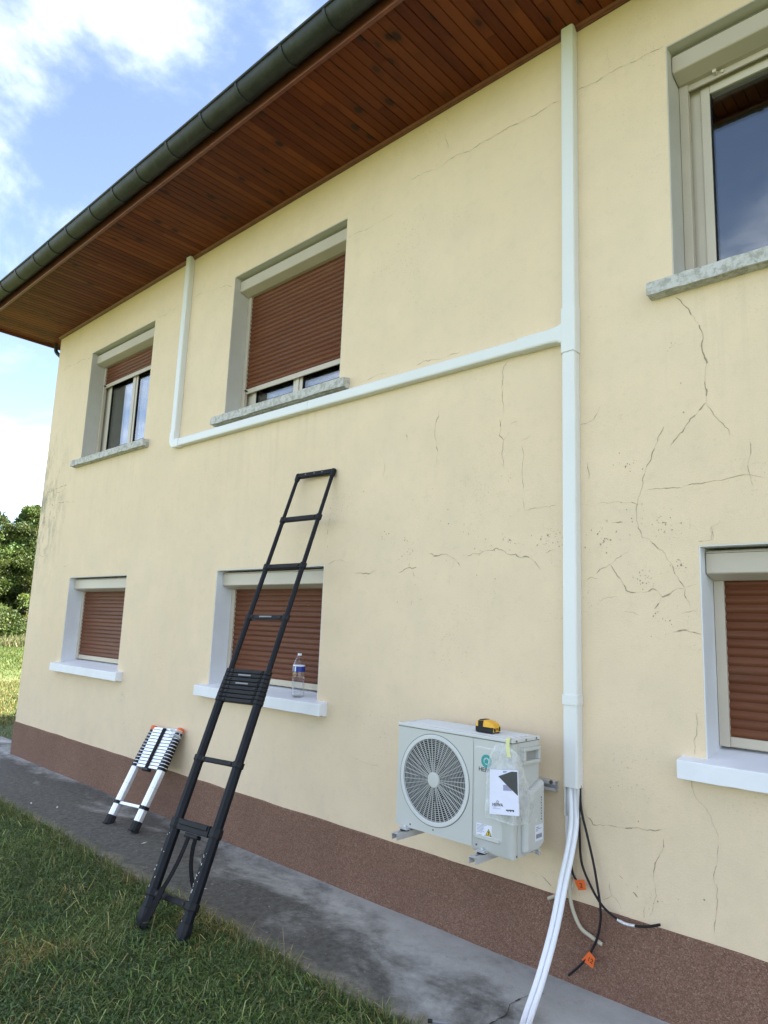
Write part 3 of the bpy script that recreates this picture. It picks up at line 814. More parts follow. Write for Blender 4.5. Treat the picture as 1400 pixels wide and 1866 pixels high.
def make_window(key, kind, shut_z, upper):
    x0, x1, z0, z1 = OPEN[key]
    w = x1 - x0
    yb = 0.185
    rv = MT['reveal_grey'] if upper else MT['reveal_white']
    # painted jambs and lintel
    m = MB(); t = 0.006
    m.box(x0, x0 + t, 0.002, .30, z0, z1); m.box(x1 - t, x1, 0.002, .30, z0, z1); m.box(x0 + t, x1 - t, 0.002, .30, z1 - t, z1)
    m.build('window_reveal', rv, house)
    a, b = x0 + t, x1 - t
    # sill
    ov = 0.115 if upper else 0.11
    fy = -0.072
    ft = 3.583 if upper else 1.166
    m = MB()
    N = 26
    rings = []
    r2 = random.Random(sum(map(ord, key)))
    for i in range(N + 1):
        x = (x0 - ov) + (w + 2 * ov) * i / N
        j = (lambda s: r2.uniform(-s, s)) if upper else (lambda s: r2.uniform(-s, s) * 0.4)
        inside = 0.29
        h = 0.072 if upper else 0.082
        yback = inside if (x0 < x < x1) else 0.01
        zb = ft + 0.06 if (x0 < x < x1) else ft + 0.016
        rings.append([(x, fy + j(.003), ft - h + j(.004)), (x, fy + j(.004), ft + j(.003)), (x, fy + .012, ft + .004 + j(.002)),
                      (x, yback, zb), (x, yback, ft - h - .004), (x, fy + .035, ft - h - .002), (x, fy + .028, ft - h + .006)])
    m.sweep(rings)
    m.build('window_sill', MT['sill_old'] if upper else MT['sill_white'], house, bevel=0.003)
    # frame and panes
    zs = ft + 0.045
    f = MB()
    gx0, gx1 = a + 0.045, b - 0.045
    fy0, fy1 = yb + 0.045, yb + 0.105
    fw = 0.055
    f.box(gx0 - .045, gx0 + fw, fy0, fy1, zs, z1 - .10); f.box(gx1 - fw, gx1 + .045, fy0, fy1, zs, z1 - .10)
    f.box(gx0 + fw, gx1 - fw, fy0, fy1, zs, zs + fw); f.box(gx0 + fw, gx1 - fw, fy0, fy1, z1 - .19, z1 - .10)
    win = f.build('window', MT['frame'], house, bevel=0.004)
    sx0, sx1, sz0, sz1 = gx0 + fw, gx1 - fw, zs + fw, z1 - .19
    if kind == 'double':
        cxm = (sx0 + sx1) / 2
        sash = [(sx0, cxm - .001), (cxm + .001, sx1)]
    else:
        sash = [(sx0, sx1)]
    for (p, q) in sash:
        s = MB(); sw = 0.062 if kind == 'double' else 0.05
        y0, y1 = fy0 - .012, fy1 - .01
        s.box(p, p + sw, y0, y1, sz0, sz1); s.box(q - sw, q, y0, y1, sz0, sz1)
        s.box(p + sw, q - sw, y0, y1, sz0, sz0 + sw); s.box(p + sw, q - sw, y0, y1, sz1 - sw, sz1)
        s.build('sash', MT['frame'], win, bevel=0.005)
        g = MB()
        g.box(p + sw, p + sw + .004, y0 + .004, y1 - .004, sz0 + sw, sz1 - sw); g.box(q - sw - .004, q - sw, y0 + .004, y1 - .004, sz0 + sw, sz1 - sw)
        g.box(p + sw + .004, q - sw - .004, y0 + .004, y1 - .004, sz0 + sw, sz0 + sw + .004)
        g.build('gasket', MT['gasket'], win)
        g = MB(); g.box(p + sw - .004, q - sw + .004, y0 + .016, y0 + .022, sz0 + sw - .004, sz1 - sw + .004)
        g.build('pane', MT['glass'], win)
        g = MB(); g.box(p + sw - .004, q - sw + .004, y0 + .036, y0 + .042, sz0 + sw - .004, sz1 - sw + .004)
        g.build('pane', MT['glass'], win)
    if kind == 'double':
        mm = MB(); mm.box(cxm - .022, cxm + .022, fy0 - .022, fy0 - .013, sz0 + .01, sz1 - .01)
        mm.build('mullion', MT['frame'], win, bevel=0.004)
    # roller shutter: box, guide rails, slats, bottom bar
    prof = [(0.075, z1 - t - .012), (0.062, z1 - t - .022), (0.062, z1 - .128), (0.066, z1 - .134), (0.150, z1 - .160), (0.158, z1 - .160), (0.24, z1 - .160), (0.24, z1 - t - .012)]
    bx = MB().prism_x(prof, a + .004, b - .004)
    sb = bx.build('roller_shutter', MT['beige'], house, bevel=0.004)
    ln = MB(); ln.box(a + .005, b - .005, .0595, .0640, z1 - .034, z1 - .0325)
    ln.build('joint', MT['gasket'], sb)
    for s_ in (0, 1):
        g = MB()
        gx = a + .002 if s_ == 0 else b - .050
        gb = ft + .058
        g.box(gx, gx + .048, yb - .018, yb + .016, gb, z1 - .158)
        g.build('guide_rail', MT['beige'], sb, bevel=0.003)
    sw_ = (b - a) - 0.098
    cx = (a + b) / 2
    if shut_z is not None:
        me = slat_mesh(sw_, 'slat')
        zt = z1 - .150
        bot = shut_z
        n = int(round((zt - (bot + .045)) / SLAT_P)) + 1
        for i in range(n):
            zc_ = bot + .045 + SLAT_P * (i + .5)
            if zc_ > z1 - .12: break
            link('slat', me, sb, (cx, yb + .004, zc_))
        bb = MB(); bb.box(cx - sw_ / 2, cx + sw_ / 2, yb - .006, yb + .008, bot, bot + .046)
        bb.build('bottom_bar', MT['beige'], sb, bevel=0.003)
    else:
        bb = MB(); bb.box(cx - sw_ / 2, cx + sw_ / 2, yb - .006, yb + .008, z1 - .195, z1 - .150)
        bo = bb.build('bottom_bar', MT['beige'], sb, bevel=0.003)
        st = MB(); st.tube([(a + .20, yb - .002, z1 - .172), (a + .20, yb - .040, z1 - .172)], .011, 12)
        st.tube([(a + .235, yb - .001, z1 - .176), (a + .235, yb - .016, z1 - .176)], .009, 12)
        st.build('stopper', MT['frame'], sb, smooth=True)
    if upper and shut_z is not None and shut_z < z1:
        k = MB(); k.tube([(a + .075, yb - .004, shut_z + .024), (a + .075, yb - .034, shut_z + .024)], .008, 10)
        k.build('stopper', MT['blackplastic'], sb, smooth=True)
    return win

make_window('W1', 'double', 4.545, True)
make_window('W2', 'double', 3.845, True)
make_window('W3', 'single', None, True)
make_window('G1', 'double', 1.225, False)
make_window('G2', 'double', 1.225, False)
make_window('G3', 'double', 1.225, False)
# voile curtains in the half-shuttered upstairs window
for (c0, c1) in ((-7.68, -7.20), (-7.12, -6.90)):
    m = MB(); rings = []
    for i in range(60):
        x = c0 + (c1 - c0) * i / 59
        y = .42 + .025 * math.sin(i * 1.15) + .012 * math.sin(i * 2.3 + 1)
        rings.append([(x, y, 3.5), (x, y, 5.0)])
    m.sweep(rings, False, False)
    m.build('curtain', MT['curtain'], house, smooth=True)

# ---- soffit: backing, boards, moulding, fascia
SX0 = -9.835
m = MB(); m.box(SX0 + .01, X1 + .3, -.885, -.001, SZ + .016, SZ + .03)
m.box(SX0 + .01, X0 - .001, 0.0, DEPTH + .8, SZ + .016, SZ + .03)
soffit = m.build('soffit', MT['gasket'], house)
BP = 0.0735
def board_mesh(y0, y1, nm):
    hw = BP / 2 - .0012
    prof = [(-hw, .006), (-hw + .0035, 0), (hw - .0035, 0), (hw, .006), (hw, .014), (-hw, .014)]
    m = MB()
    n = len(prof)
    vs = [(x, y0, z) for x, z in prof] + [(x, y1, z) for x, z in prof]
    fs = [(i, (i + 1) % n, n + (i + 1) % n, n + i) for i in range(n)] + [tuple(range(n))[::-1], tuple(range(n, 2 * n))]
    m.add(vs, fs)
    return m.mesh(nm, MT['soffit'])
bm_full = board_mesh(-.872, -.020, 'soffit_board')
bm_gable = board_mesh(-.872, DEPTH + .7, 'soffit_board')
x = SX0 + .03
i = 0
cache = {}
while x < X1 + .25:
    if x + BP / 2 < X0 - .002:
        link('soffit_board', bm_gable, soffit, (x, 0, SZ))
    else:
        r = rnd.random()
        if r < 0.16:
            cut = rnd.choice((-.6, -.45, -.3))
            if cut not in cache: cache[cut] = (board_mesh(-.872, cut - .0008, 'soffit_board'), board_mesh(cut + .0008, -.020, 'soffit_board'))
            for q in cache[cut]: link('soffit_board', q, soffit, (x, 0, SZ + rnd.uniform(-.0008, .0008)))
        else:
            link('soffit_board', bm_full, soffit, (x, 0, SZ + rnd.uniform(-.0008, .0008)))
    x += BP
m = MB(); m.prism_x([(-.002, ZT), (-.012, ZT - .001), (-.016, ZT + .008), (-.022, ZT + .011), (-.030, ZT + .022), (-.034, SZ - .001), (-.002, SZ - .001)], X0 - .03, X1)
m.prism_x([(-.034, SZ - .004), (-.002, SZ - .004), (-.002, ZT + .002), (-.02, ZT + .004)], X0 - .031, X0 - .030)
m.build('moulding', MT['trimwood'], house)
m = MB(); m.box(SX0, X1 + .3, -.886, -.8735, 5.443, 5.63)
fa = m.build('fascia', MT['fascia'], house)
m = MB(); m.box(SX0, X1 + .3, -.902, -.8735, 5.424, 5.442)
m.build('lip', MT['trimwood'], fa, bevel=.004)
m = MB(); m.box(SX0 - .022, SX0 - .001, -.897, DEPTH + .8, 5.424, 5.63)
m.build('fascia', MT['fascia'], house, bevel=.003)

# ---- gutter
GY, GZC, GR = -.985, 5.556, .086
def arc(r, a0=180, a1=360, n=18):
    return [(GY + r * math.cos(R(a0 + (a1 - a0) * k / n)), GZC + r * math.sin(R(a0 + (a1 - a0) * k / n))) for k in range(n + 1)]
m = MB()
GX0 = -9.93
outer = arc(GR); inner = arc(GR - .004)[::-1]
N = 90
rings = []
for i in range(N + 1):
    x = GX0 + (X1 + .35 - GX0) * i / N
    dz = .004 * mnoise.noise((x * .8, 5, 5)); dy = .004 * mnoise.noise((x * 1.1, 9, 2))
    rings.append([(x, y + dy, z + dz) for y, z in outer + inner])
m.sweep(rings)
m.prism_x(arc(GR - .002), GX0 - .002, GX0 + .002)
gut = m.build('gutter', MT['gutter'], house, smooth=True)
m = MB(); m.tube([(GX0, GY - GR - .003, GZC + .004)] + [(x, GY - GR - .003 + .004 * mnoise.noise((x * 1.1, 9, 2)), GZC + .004 + .004 * mnoise.noise((x * .8, 5, 5))) for x in np.arange(-9.5, 4.3, .3)], .011, 8)
m.build('rim', MT['gutter'], gut, smooth=True)
bx_list = [-2.05, -2.50, -2.967, -3.40, -3.909, -4.37, -4.872, -5.383, -5.816, -6.276, -6.804, -7.237, -7.649, -8.147, -8.615, -9.08, -9.55]
x = -1.6
while x < X1: bx_list.append(x); x += .46
o1, o2 = arc(GR + .007, 175, 365), arc(GR + .001, 175, 365)[::-1]
m = MB(); m.prism_x(o1 + o2, -.012, .012); mb_br = m.mesh('gutter_bracket', MT['gutter'])
for x in bx_list: link('gutter_bracket', mb_br, gut, (x, .004 * mnoise.noise((x * 1.1, 9, 2)), .004 * mnoise.noise((x * .8, 5, 5))))

# ---- hipped roof
RX0, RX1, RY0, RY1, RZ0 = SX0 - .06, X1 + .3, -.96, DEPTH + .9, 5.64
run = (RY1 - RY0) / 2; rise = run * .48
m = MB()
for dz in (0, -.05):
    m.v += [(RX0, RY0, RZ0 + dz), (RX1, RY0, RZ0 + dz), (RX1, RY1, RZ0 + dz), (RX0, RY1, RZ0 + dz),
            (RX0 + run, RY0 + run, RZ0 + rise + dz), (RX1, RY0 + run, RZ0 + rise + dz)]
fs = [(0, 1, 5, 4), (3, 0, 4), (2, 3, 4, 5), (6, 10, 11, 7), (9, 10, 6), (8, 11, 10, 9), (0, 6, 7, 1), (3, 9, 6, 0), (2, 8, 9, 3), (1, 7, 11, 5), (5, 11, 8, 2)]
m.f += fs; m.mi += [0] * len(fs)
roof = m.build('roof', MT['tile'], house)
m = MB(); m.prism_x([(RY0 - .035, RZ0 - .035), (RY0 - .035, RZ0 - .02), (RY0 + .35, RZ0 + .19), (RY0 + .35, RZ0 + .165)], -.112, .112)
tm = m.mesh('roof_tile', MT['tile'])
x = RX0 + .12
while x < RX1 - .1: link('roof_tile', tm, roof, (x, 0, rnd.uniform(0, .004))); x += .2275
# elbow of the downpipe on the gable
m = MB(); m.tube(spline([(-9.74, .05, 5.50), (-9.74, .05, 5.40), (-9.725, .06, 5.33), (-9.60, .12, 5.22), (-9.51, .18, 5.12), (-9.51, .20, 4.9), (-9.51, .20, .3)], 6), .026, 12)
m.build('downpipe', MT['gutter'], house, smooth=True)

# ------------------------------------------------------------------ cable trunking on the wall
tr = thing('cable_trunking', 'white plastic cable trunking running down the cream wall with a branch to the left', 'trunking', (-1.832, -.03, .95))
def trunk_prof(a, b, dp):
    """outline (along width, depth) of the trunking cover with softened front corners"""
    c = .012
    return [(a, 0.0), (a, -(dp - c)), (a + c * .3, -(dp - c * .3)), (a + c, -dp), (b - c, -dp), (b - c * .3, -(dp - c * .3)), (b, -(dp - c)), (b, 0.0)]
def vtrunk(name, xa, xb, z0, z1, dp=.06):
    m = MB(); pr = trunk_prof(xa, xb, dp)
    m.sweep([[(x, y - .001, z) for x, y in pr] for z in (z0, z1)])
    return m.build(name, MT['trunk'], tr)
def htrunk(name, x0, x1, za, zb, dp=.06):
    m = MB(); pr = trunk_prof(za, zb, dp)
    m.sweep([[(x, y - .001, z) for z, y in pr] for x in (x0, x1)])
    return m.build(name, MT['trunk'], tr)
VA, VB = -1.874, -1.792
vtrunk('cover', VA, VB, 3.585, 5.452)
vtrunk('cover', VA, VB, 1.405, 3.326)
vtrunk('cover', VA - .001, VB + .001, .945, 1.365)
m = MB(); m.box(VA + .004, VA + .007, -.052, -.002, .80, .944); m.box(VB - .007, VB - .004, -.052, -.002, .80, .944); m.box(VA + .007, VB - .007, -.005, -.002, .83, .944)
m.build('base_channel', MT['trunk'], tr)
vtrunk('coupling', VA - .005, VB + .005, 1.36, 1.41, .066)
HA, HB = 3.404, 3.484
m = MB()                                         # tee piece
pr = trunk_prof(VA - .005, VB + .005, .066)
N = 10
m.sweep([[(x, y - .001, (z + (.016 * math.sin(math.pi * (x - VA) / (VB - VA)) if z < 3.4 else 0))) for x, y in pr] for z in (3.318, 3.59)])
pr = trunk_prof(HA - .005, HB + .005, .0665)
m.sweep([[(x, y - .0012, HA + (z - HA) * s_ - (s_ - 1) * .04) for z, y in pr] for x, s_ in ((-2.165, 1), (-1.95, 1.0), (-1.90, 1.12), (-1.868, 1.5))])
m.build('tee', MT['trunk'], tr)
htrunk('cover', -4.105, -2.168, HA, HB)
htrunk('cover', -6.05, -4.108, HA, HB)
LA, LB = -6.203, -6.123
vtrunk('cover', LA, LB, 3.50, 5.452)
m = MB()                                         # flat elbow at the lower left corner
segs = []
for k in range(9):
    a = R(180 + 90 * k / 8)
    cx_, cz_ = LB + .006, HB + .006
    d = Vector((math.cos(a), 0, math.sin(a)))
    segs.append([(cx_ + d.x * q, y - .001, cz_ + d.z * q) for q, y in trunk_prof(.004, .092, .064)])
m.sweep([[(x, y - .001, 3.56) for x, y in [(LB + .006 - q, yy) for q, yy in trunk_prof(.004, .092, .064)]]] + segs + [[(-6.04, y - .001, HB + .006 - q) for q, y in trunk_prof(.004, .092, .064)]])
m.build('elbow', MT['trunk'], tr, smooth=True)

# ------------------------------------------------------------------ pipes and cables hanging out of the trunking
def cable(name, pts, r, mat, label, cat, grp=None, n=10, k=8, parent=None, flat=1.0):
    sp = spline(pts, k)
    m = MB().tube(sp, r, n, flat=flat)
    o = m.build(name, mat, parent, smooth=True)
    if label: tag(o, label, cat, grp)
    return o
base = [(-1.842, -.036, 1.02), (-1.842, -.036, .93), (-1.832, -.050, .78), (-1.834, -.085, .66), (-1.846, -.13, .52), (-1.856, -.21, .31), (-1.858, -.33, .13), (-1.838, -.47, .030), (-1.79, -.60, .012), (-1.70, -.85, .010), (-1.55, -1.15, -.02), (-1.30, -1.45, -.03)]
cable('insulated_pipe', base, .0135, MT['insul'], 'left one of the twin white insulated pipes curving down from the trunking', 'pipe', 'twin insulated pipes')
cable('insulated_pipe', [(x + .0265, y + .004, z) for x, y, z in base], .0135, MT['insul'], 'right one of the twin white insulated pipes curving down from the trunking', 'pipe', 'twin insulated pipes')
cable('insulated_pipe', [(-1.862, -.020, .95), (-1.864, -.018, .85), (-1.872, -.016, .76), (-1.868, -.015, .65), (-1.858, -.016, .55), (-1.856, -.02, .45)], .012, MT['insul'],
      'flat white pipe against the wall behind the twin insulated pipes', 'pipe', None, flat=.5)
c1 = cable('cable', [(-1.803, -.025, .96), (-1.799, -.03, .856), (-1.795, -.034, .725), (-1.783, -.04, .596), (-1.739, -.042, .504), (-1.682, -.045, .431), (-1.626, -.05, .397), (-1.544, -.06, .379), (-1.451, -.065, .397), (-1.379, -.07, .427)], .0062, MT['cable'],
      'black cable bending right along the plinth with a silver sleeve near its end', 'cable', 'loose black cables')
sp = spline([(-1.64, -.049, .4005), (-1.59, -.055, .384), (-1.544, -.06, .379), (-1.50, -.0625, .384)], 6)
MB().tube(sp[6:], .0072, 10).build('sleeve', MT['sleeve'], c1, smooth=True)
c2 = cable('cable', [(-1.797, -.02, .96), (-1.787, -.03, .845), (-1.752, -.04, .734), (-1.717, -.045, .612), (-1.695, -.05, .516), (-1.677, -.055, .42), (-1.678, -.055, .345), (-1.699, -.055, .26), (-1.74, -.058, .178), (-1.787, -.06, .118), (-1.846, -.06, .056)], .0062, MT['cable'],
      'black cable with an orange tag hanging in front of the plinth', 'cable', 'loose black cables')
c3 = cable('cable', [(-1.84, -.028, .75), (-1.845, -.03, .60), (-1.838, -.03, .531), (-1.814, -.032, .495), (-1.796, -.034, .478)], .0058, MT['cable'],
      'short black cable with an orange tag beside the white pipes above the plinth', 'cable', 'loose black cables')
def cable_tag(parent, P4, s, y):
    m = MB()
    vs = [(x, y + dy, z) for (x, z), dy in zip(P4, (0, -.006, -.004, .004))]
    vs2 = [(x, yy + .0012, z) for x, yy, z in vs]
    m.add(vs + vs2, [(0, 1, 2, 3), (7, 6, 5, 4), (0, 4, 5, 1), (1, 5, 6, 2), (2, 6, 7, 3), (3, 7, 4, 0)])
    o = m.build('tag', MT['orange'], parent)
    cx = sum(p[0] for p in P4) / 4; cz = sum(p[1] for p in P4) / 4
    text_part('number', s, .030, MT['ink'], parent, (cx + .006, y - .0085, cz), (1, 0, .16) if s == '2' else (.85, 0, -.30), (-.16, 0, 1) if s == '2' else (.30, 0, .85))
cable_tag(c3, [(-1.822, .502), (-1.763, .516), (-1.755, .472), (-1.800, .456)], '2', -.045)
cable_tag(c2, [(-1.732, .203), (-1.698, .183), (-1.712, .133), (-1.775, .150)], '12', -.066)
h1 = cable('drain_hose', [(-1.848, -.025, .62), (-1.853, -.025, .501), (-1.853, -.03, .423), (-1.833, -.035, .351), (-1.791, -.04, .287), (-1.742, -.04, .264), (-1.676, -.042, .244)], .0095, MT['hose'],
      'beige drain hose curving down over the brown plinth', 'hose', None, 12)
cable('drain_hose', [(-1.85, -.02, .50), (-1.859, -.022, .455), (-1.89, -.024, .42), (-1.922, -.025, .399), (-1.978, -.026, .366)], .009, MT['hose'],
      'short beige hose stub sticking out left of the white pipes', 'hose', None, 12)
# braided flex lying on the path at the bottom of the picture
fx = cable('braided_flex', [(-2.118, -.800, .004), (-2.09, -.780, .003), (-2.04, -.757, .003), (-1.95, -.73, .004), (-1.85, -.72, .004)], .0075, MT['sticker_silver'],
      'short silver braided flex lying on the path edge', 'flex')
MB().tube([(-2.132, -.812, .004), (-2.116, -.799, .004)], .0085, 10).build('tip', MT['blackplastic'], fx, smooth=True)

# ------------------------------------------------------------------ outdoor unit on its bracket
AX0, AX1, AYF, AYB, AZ0, AZ1 = -2.705, -1.953, -.42, -.168, .655, 1.197
br = thing('wall_bracket', 'galvanised wall bracket carrying the outdoor unit, rail and two arms', 'bracket', (-2.33, -.02, .60))
m = MB()
def channel(m, P, d, L, w, h, t=.004):
    """open C channel, from P along d"""
    pass
m.box(-2.80, -1.932, -.006, -.002, .905, .955); m.box(-2.80, -1.932, -.034, -.006, .951, .955); m.box(-2.80, -1.932, -.034, -.006, .905, .909)
m.box(-2.80, -1.932, -.038, -.034, .938, .955); m.box(-2.80, -1.932, -.038, -.034, .905, .920)
m.build('rail', MT['steel'], br)
m = MB(); m.tube([(-1.955, -.040, .948), (-1.955, -.034, .948)], .011, 6); m.tube([(-2.77, -.040, .948), (-2.77, -.034, .948)], .011, 6)
m.build('bolt', MT['screw'], br)
for ax in (-2.625, -2.115):
    w, zt, h, L = .020, .634, .034, -.52
    m = MB()
    m.box(ax - w, ax - w + .003, L, -.002, zt - h, zt); m.box(ax + w - .003, ax + w, L, -.002, zt - h, zt)
    m.box(ax - w + .003, ax - .0055, L, -.002, zt - .003, zt); m.box(ax + .0055, ax + w - .003, L, -.002, zt - .003, zt)
    m.box(ax - .0055, ax + .0055, L, L + .03, zt - .003, zt); m.box(ax - .0055, ax + .0055, -.30, -.002, zt - .003, zt)
    m.box(ax - w, ax + w, -.042, -.0385, zt - h, .95)
    m.build('arm', MT['steel'], br)
    for yy in (-.435, -.19):
        m = MB(); m.lathe([(.024, zt + .0005), (.026, zt + .002), (.026, zt + .006), (.022, zt + .008)], (ax, yy, 0), 16)
        m.build('rubber_pad', MT['rubber'], br, smooth=True)
        m = MB(); m.box(ax - .024, ax + .024, yy - .018, yy + .018, zt + .0125, zt + .017); m.lathe([(.010, zt + .017), (.010, zt + .023), (.005, zt + .023), (.005, zt + .028)], (ax, yy, 0), 6)
        m.build('washer', MT['steel'], br, bevel=.002)

ac = thing('outdoor_unit', 'white air conditioner outdoor unit with round fan grille on the wall', 'outdoor unit', (-2.33, -.27, AZ0))
m = MB()
m.box(AX0, AX0 + .006, AYF + .004, AYB, AZ0, AZ1 - .018); m.box(AX0 + .006, AX1 - .006, AYB - .006, AYB, AZ0, AZ1 - .018)
m.box(AX0 + .006, AX1 - .03, AYF + .006, AYB - .006, AZ0, AZ0 + .018)
m.build('casing', MT['ac'], ac)
m = MB(); m.box(AX0 + .02, AX1 - .02, AYF + .03, AYB - .02, AZ0 - .013, AZ0 - .0005)
m.build('base_pan', MT['ac'], ac, bevel=.002)
# two feet standing on the rubber pads
for ax in (-2.625, -2.115):
    for yy in (-.435, -.19):
        m = MB(); m.box(ax - .03, ax + .03, yy - .02, yy + .03, AZ0 - .0125, AZ0 - .0095)
        m.build('foot', MT['ac'], ac)
# front panel with the round opening
FC = Vector((-2.445, 0, .924)); FR = .2355
px0, px1, pz0, pz1 = AX0, -2.188, AZ0 - .006, AZ1 - .020
angs = sorted([2 * math.pi * k / 96 for k in range(96)] + [math.atan2(z - FC.z, x - FC.x) % (2 * math.pi) for x in (px0, px1) for z in (pz0, pz1)])
m = MB(); inn = []; out = []; inn2 = []
for a in angs:
    c, s_ = math.cos(a), math.sin(a)
    ts = []
    if abs(c) > 1e-9: ts.append(((px1 if c > 0 else px0) - FC.x) / c)
    if abs(s_) > 1e-9: ts.append(((pz1 if s_ > 0 else pz0) - FC.z) / s_)
    t = min(ts)
    inn.append((FC.x + FR * c, AYF, FC.z + FR * s_)); inn2.append((FC.x + (FR - .004) * c, AYF + .02, FC.z + (FR - .004) * s_)); out.append((FC.x + t * c, AYF, FC.z + t * s_))
n = len(angs)
m.add(inn + out + inn2, [(i, (i + 1) % n, n + (i + 1) % n, n + i) for i in range(n)] + [(i, 2 * n + i, 2 * n + (i + 1) % n, (i + 1) % n) for i in range(n)])
m.add([(px0, AYF, pz0), (px1, AYF, pz0), (px1, AYF + .012, pz0), (px0, AYF + .012, pz0)], [(0, 1, 2, 3)])
m.add([(px0, AYF, pz0), (px0, AYF + .012, pz0), (px0, AYF + .012, pz1), (px0, AYF, pz1)], [(0, 1, 2, 3)])
fp = m.build('front_panel', MT['ac'], ac)
# thin drawn line round the fan ring
def ring(m, r0, r1, y0, y1, n=96, c=FC):
    prof = [(r0, y0), (r1, y0), (r1, y1), (r0, y1)]
    rings = [[(c.x + r * math.cos(2 * math.pi * k / n), y, c.z + r * math.sin(2 * math.pi * k / n)) for r, y in prof] for k in range(n)]
    rings.append(rings[0])
    m.sweep(rings, True, False)
m = MB(); ring(m, FR + .0005, FR + .0022, AYF - .0008, AYF + .004); m.build('groove', MT['ac_seam'], fp)
# housing and fan behind the grille
m = MB()
m.sweep([[(FC.x + r * math.cos(2 * math.pi * k / 48), y, FC.z + r * math.sin(2 * math.pi * k / 48)) for k in range(48)] for r, y in ((FR - .001, AYF + .018), (FR - .012, AYF + .06), (FR - .012, AYF + .20), (.001, AYF + .20))], True, False)
m.build('fan_housing', MT['black_in'], ac, smooth=True)
m = MB()
for b_ in range(3):
    for k in range(10):
        pass
    vs = []; fs = []
    for i in range(9):
        for j in range(6):
            r = .05 + (.215 - .05) * j / 5
            a = 2 * math.pi * b_ / 3 + .4 + R(80) * (i / 8) * (0.75 + .25 * j / 5) + .25 * j / 5
            vs.append((FC.x + r * math.cos(a), AYF + .115 - .06 * (i / 8) * (1 - .35 * j / 5), FC.z + r * math.sin(a)))
    fs = [(i * 6 + j, i * 6 + j + 1, (i + 1) * 6 + j + 1, (i + 1) * 6 + j) for i in range(8) for j in range(5)]
    m.add(vs, fs)
m.sweep([[(FC.x + r * math.cos(2 * math.pi * k / 24), y, FC.z + r * math.sin(2 * math.pi * k / 24)) for k in range(24)] for r, y in ((.055, AYF + .13), (.055, AYF + .065), (.045, AYF + .055), (.001, AYF + .055))], True, False)
m.build('fan', MT['fan'], ac, smooth=True)
# grille: outer ring, hub, rings, spokes
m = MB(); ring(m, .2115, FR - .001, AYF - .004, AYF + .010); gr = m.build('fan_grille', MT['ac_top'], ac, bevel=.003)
m = MB()
for r in np.linspace(.052, .206, 17): ring(m, float(r) - .0010, float(r) + .0010, AYF + .0015, AYF + .0030, 72)
m.build('grille_rings', MT['ac_top'], gr)
m = MB()
m.sweep([[(FC.x + r * math.cos(2 * math.pi * k / 40), y, FC.z + r * math.sin(2 * math.pi * k / 40)) for k in range(40)] for r, y in ((.0405, AYF + .006), (.0405, AYF - .002), (.036, AYF - .006), (.0005, AYF - .007))], True, False)
m.build('hub', MT['ac'], gr, smooth=True)
def spoke_mesh(r0, nm):
    m = MB(); m.box(r0, .212, -.0020, .0035, -.0011, .0011); return m.mesh(nm, MT['ac'])
sp_long, sp_short = spoke_mesh(.038, 'spoke'), spoke_mesh(.112, 'spoke')
for k in range(44):
    o = link('spoke', sp_short if k % 4 == 2 else sp_long, gr, (FC.x, AYF - .0005 + .0008 * (k % 2), FC.z))
    o.rotation_euler = (0, 2 * math.pi * (k + .3) / 44, 0)
# right front panel with the rounded corner, service cover
m = MB()
cr = .035
outl = [(-2.186, AYF)] + [(AX1 - cr + cr * math.sin(R(t)), AYF + cr - cr * math.cos(R(t))) for t in range(0, 91, 15)] + [(AX1, AYF + .052)]
z0, z1 = AZ0 - .022, AZ1 - .020
rings = [[(x, y, z) for x, y in outl] + [(x + (-.004 if i else 0), y + .005, z) for i, (x, y) in list(enumerate(outl))[::-1]] for z in (z0 + .012, z1)]
low = [[(x, y + .008 if y < AYF + .01 else y, z0) for x, y, z in rings[0]]]
m.sweep(low + rings)
m.build('corner_panel', MT['ac'], ac, smooth=True)
m = MB(); m.box(AX1 - .005, AX1, AYF + .0555, AYB, AZ0 - .020, AZ1 - .020)
side = m.build('side_panel', MT['ac'], ac, bevel=.001)
# service cover (raised, rounded outline)
def rrect(x0, x1, z0, z1, r, n=6):
    P = []
    for (cx, cz, a0) in ((x1 - r, z1 - r, 0), (x0 + r, z1 - r, 90), (x0 + r, z0 + r, 180), (x1 - r, z0 + r, 270)):
        for k in range(n + 1):
            a = R(a0 + 90 * k / n); P.append((cx + r * math.cos(a), cz + r * math.sin(a)))
    return P
o_ = rrect(-2.180, -2.006, .690, 1.142, .022); i_ = rrect(-2.174, -2.012, .698, 1.134, .018)
m = MB(); m.sweep([[(x, AYF + .001, z) for x, z in o_], [(x, AYF - .0045, z) for x, z in i_]])
sc_ = m.build('service_cover', MT['ac'], ac)
m = MB(); P = rrect(-2.150, -2.020, .700, .716, .007, 3)
m.sweep([[(x, AYF - .0040, z) for x, z in P], [(x, AYF - .0085, z) for x, z in P]]); m.build('lip', MT['ac'], sc_)
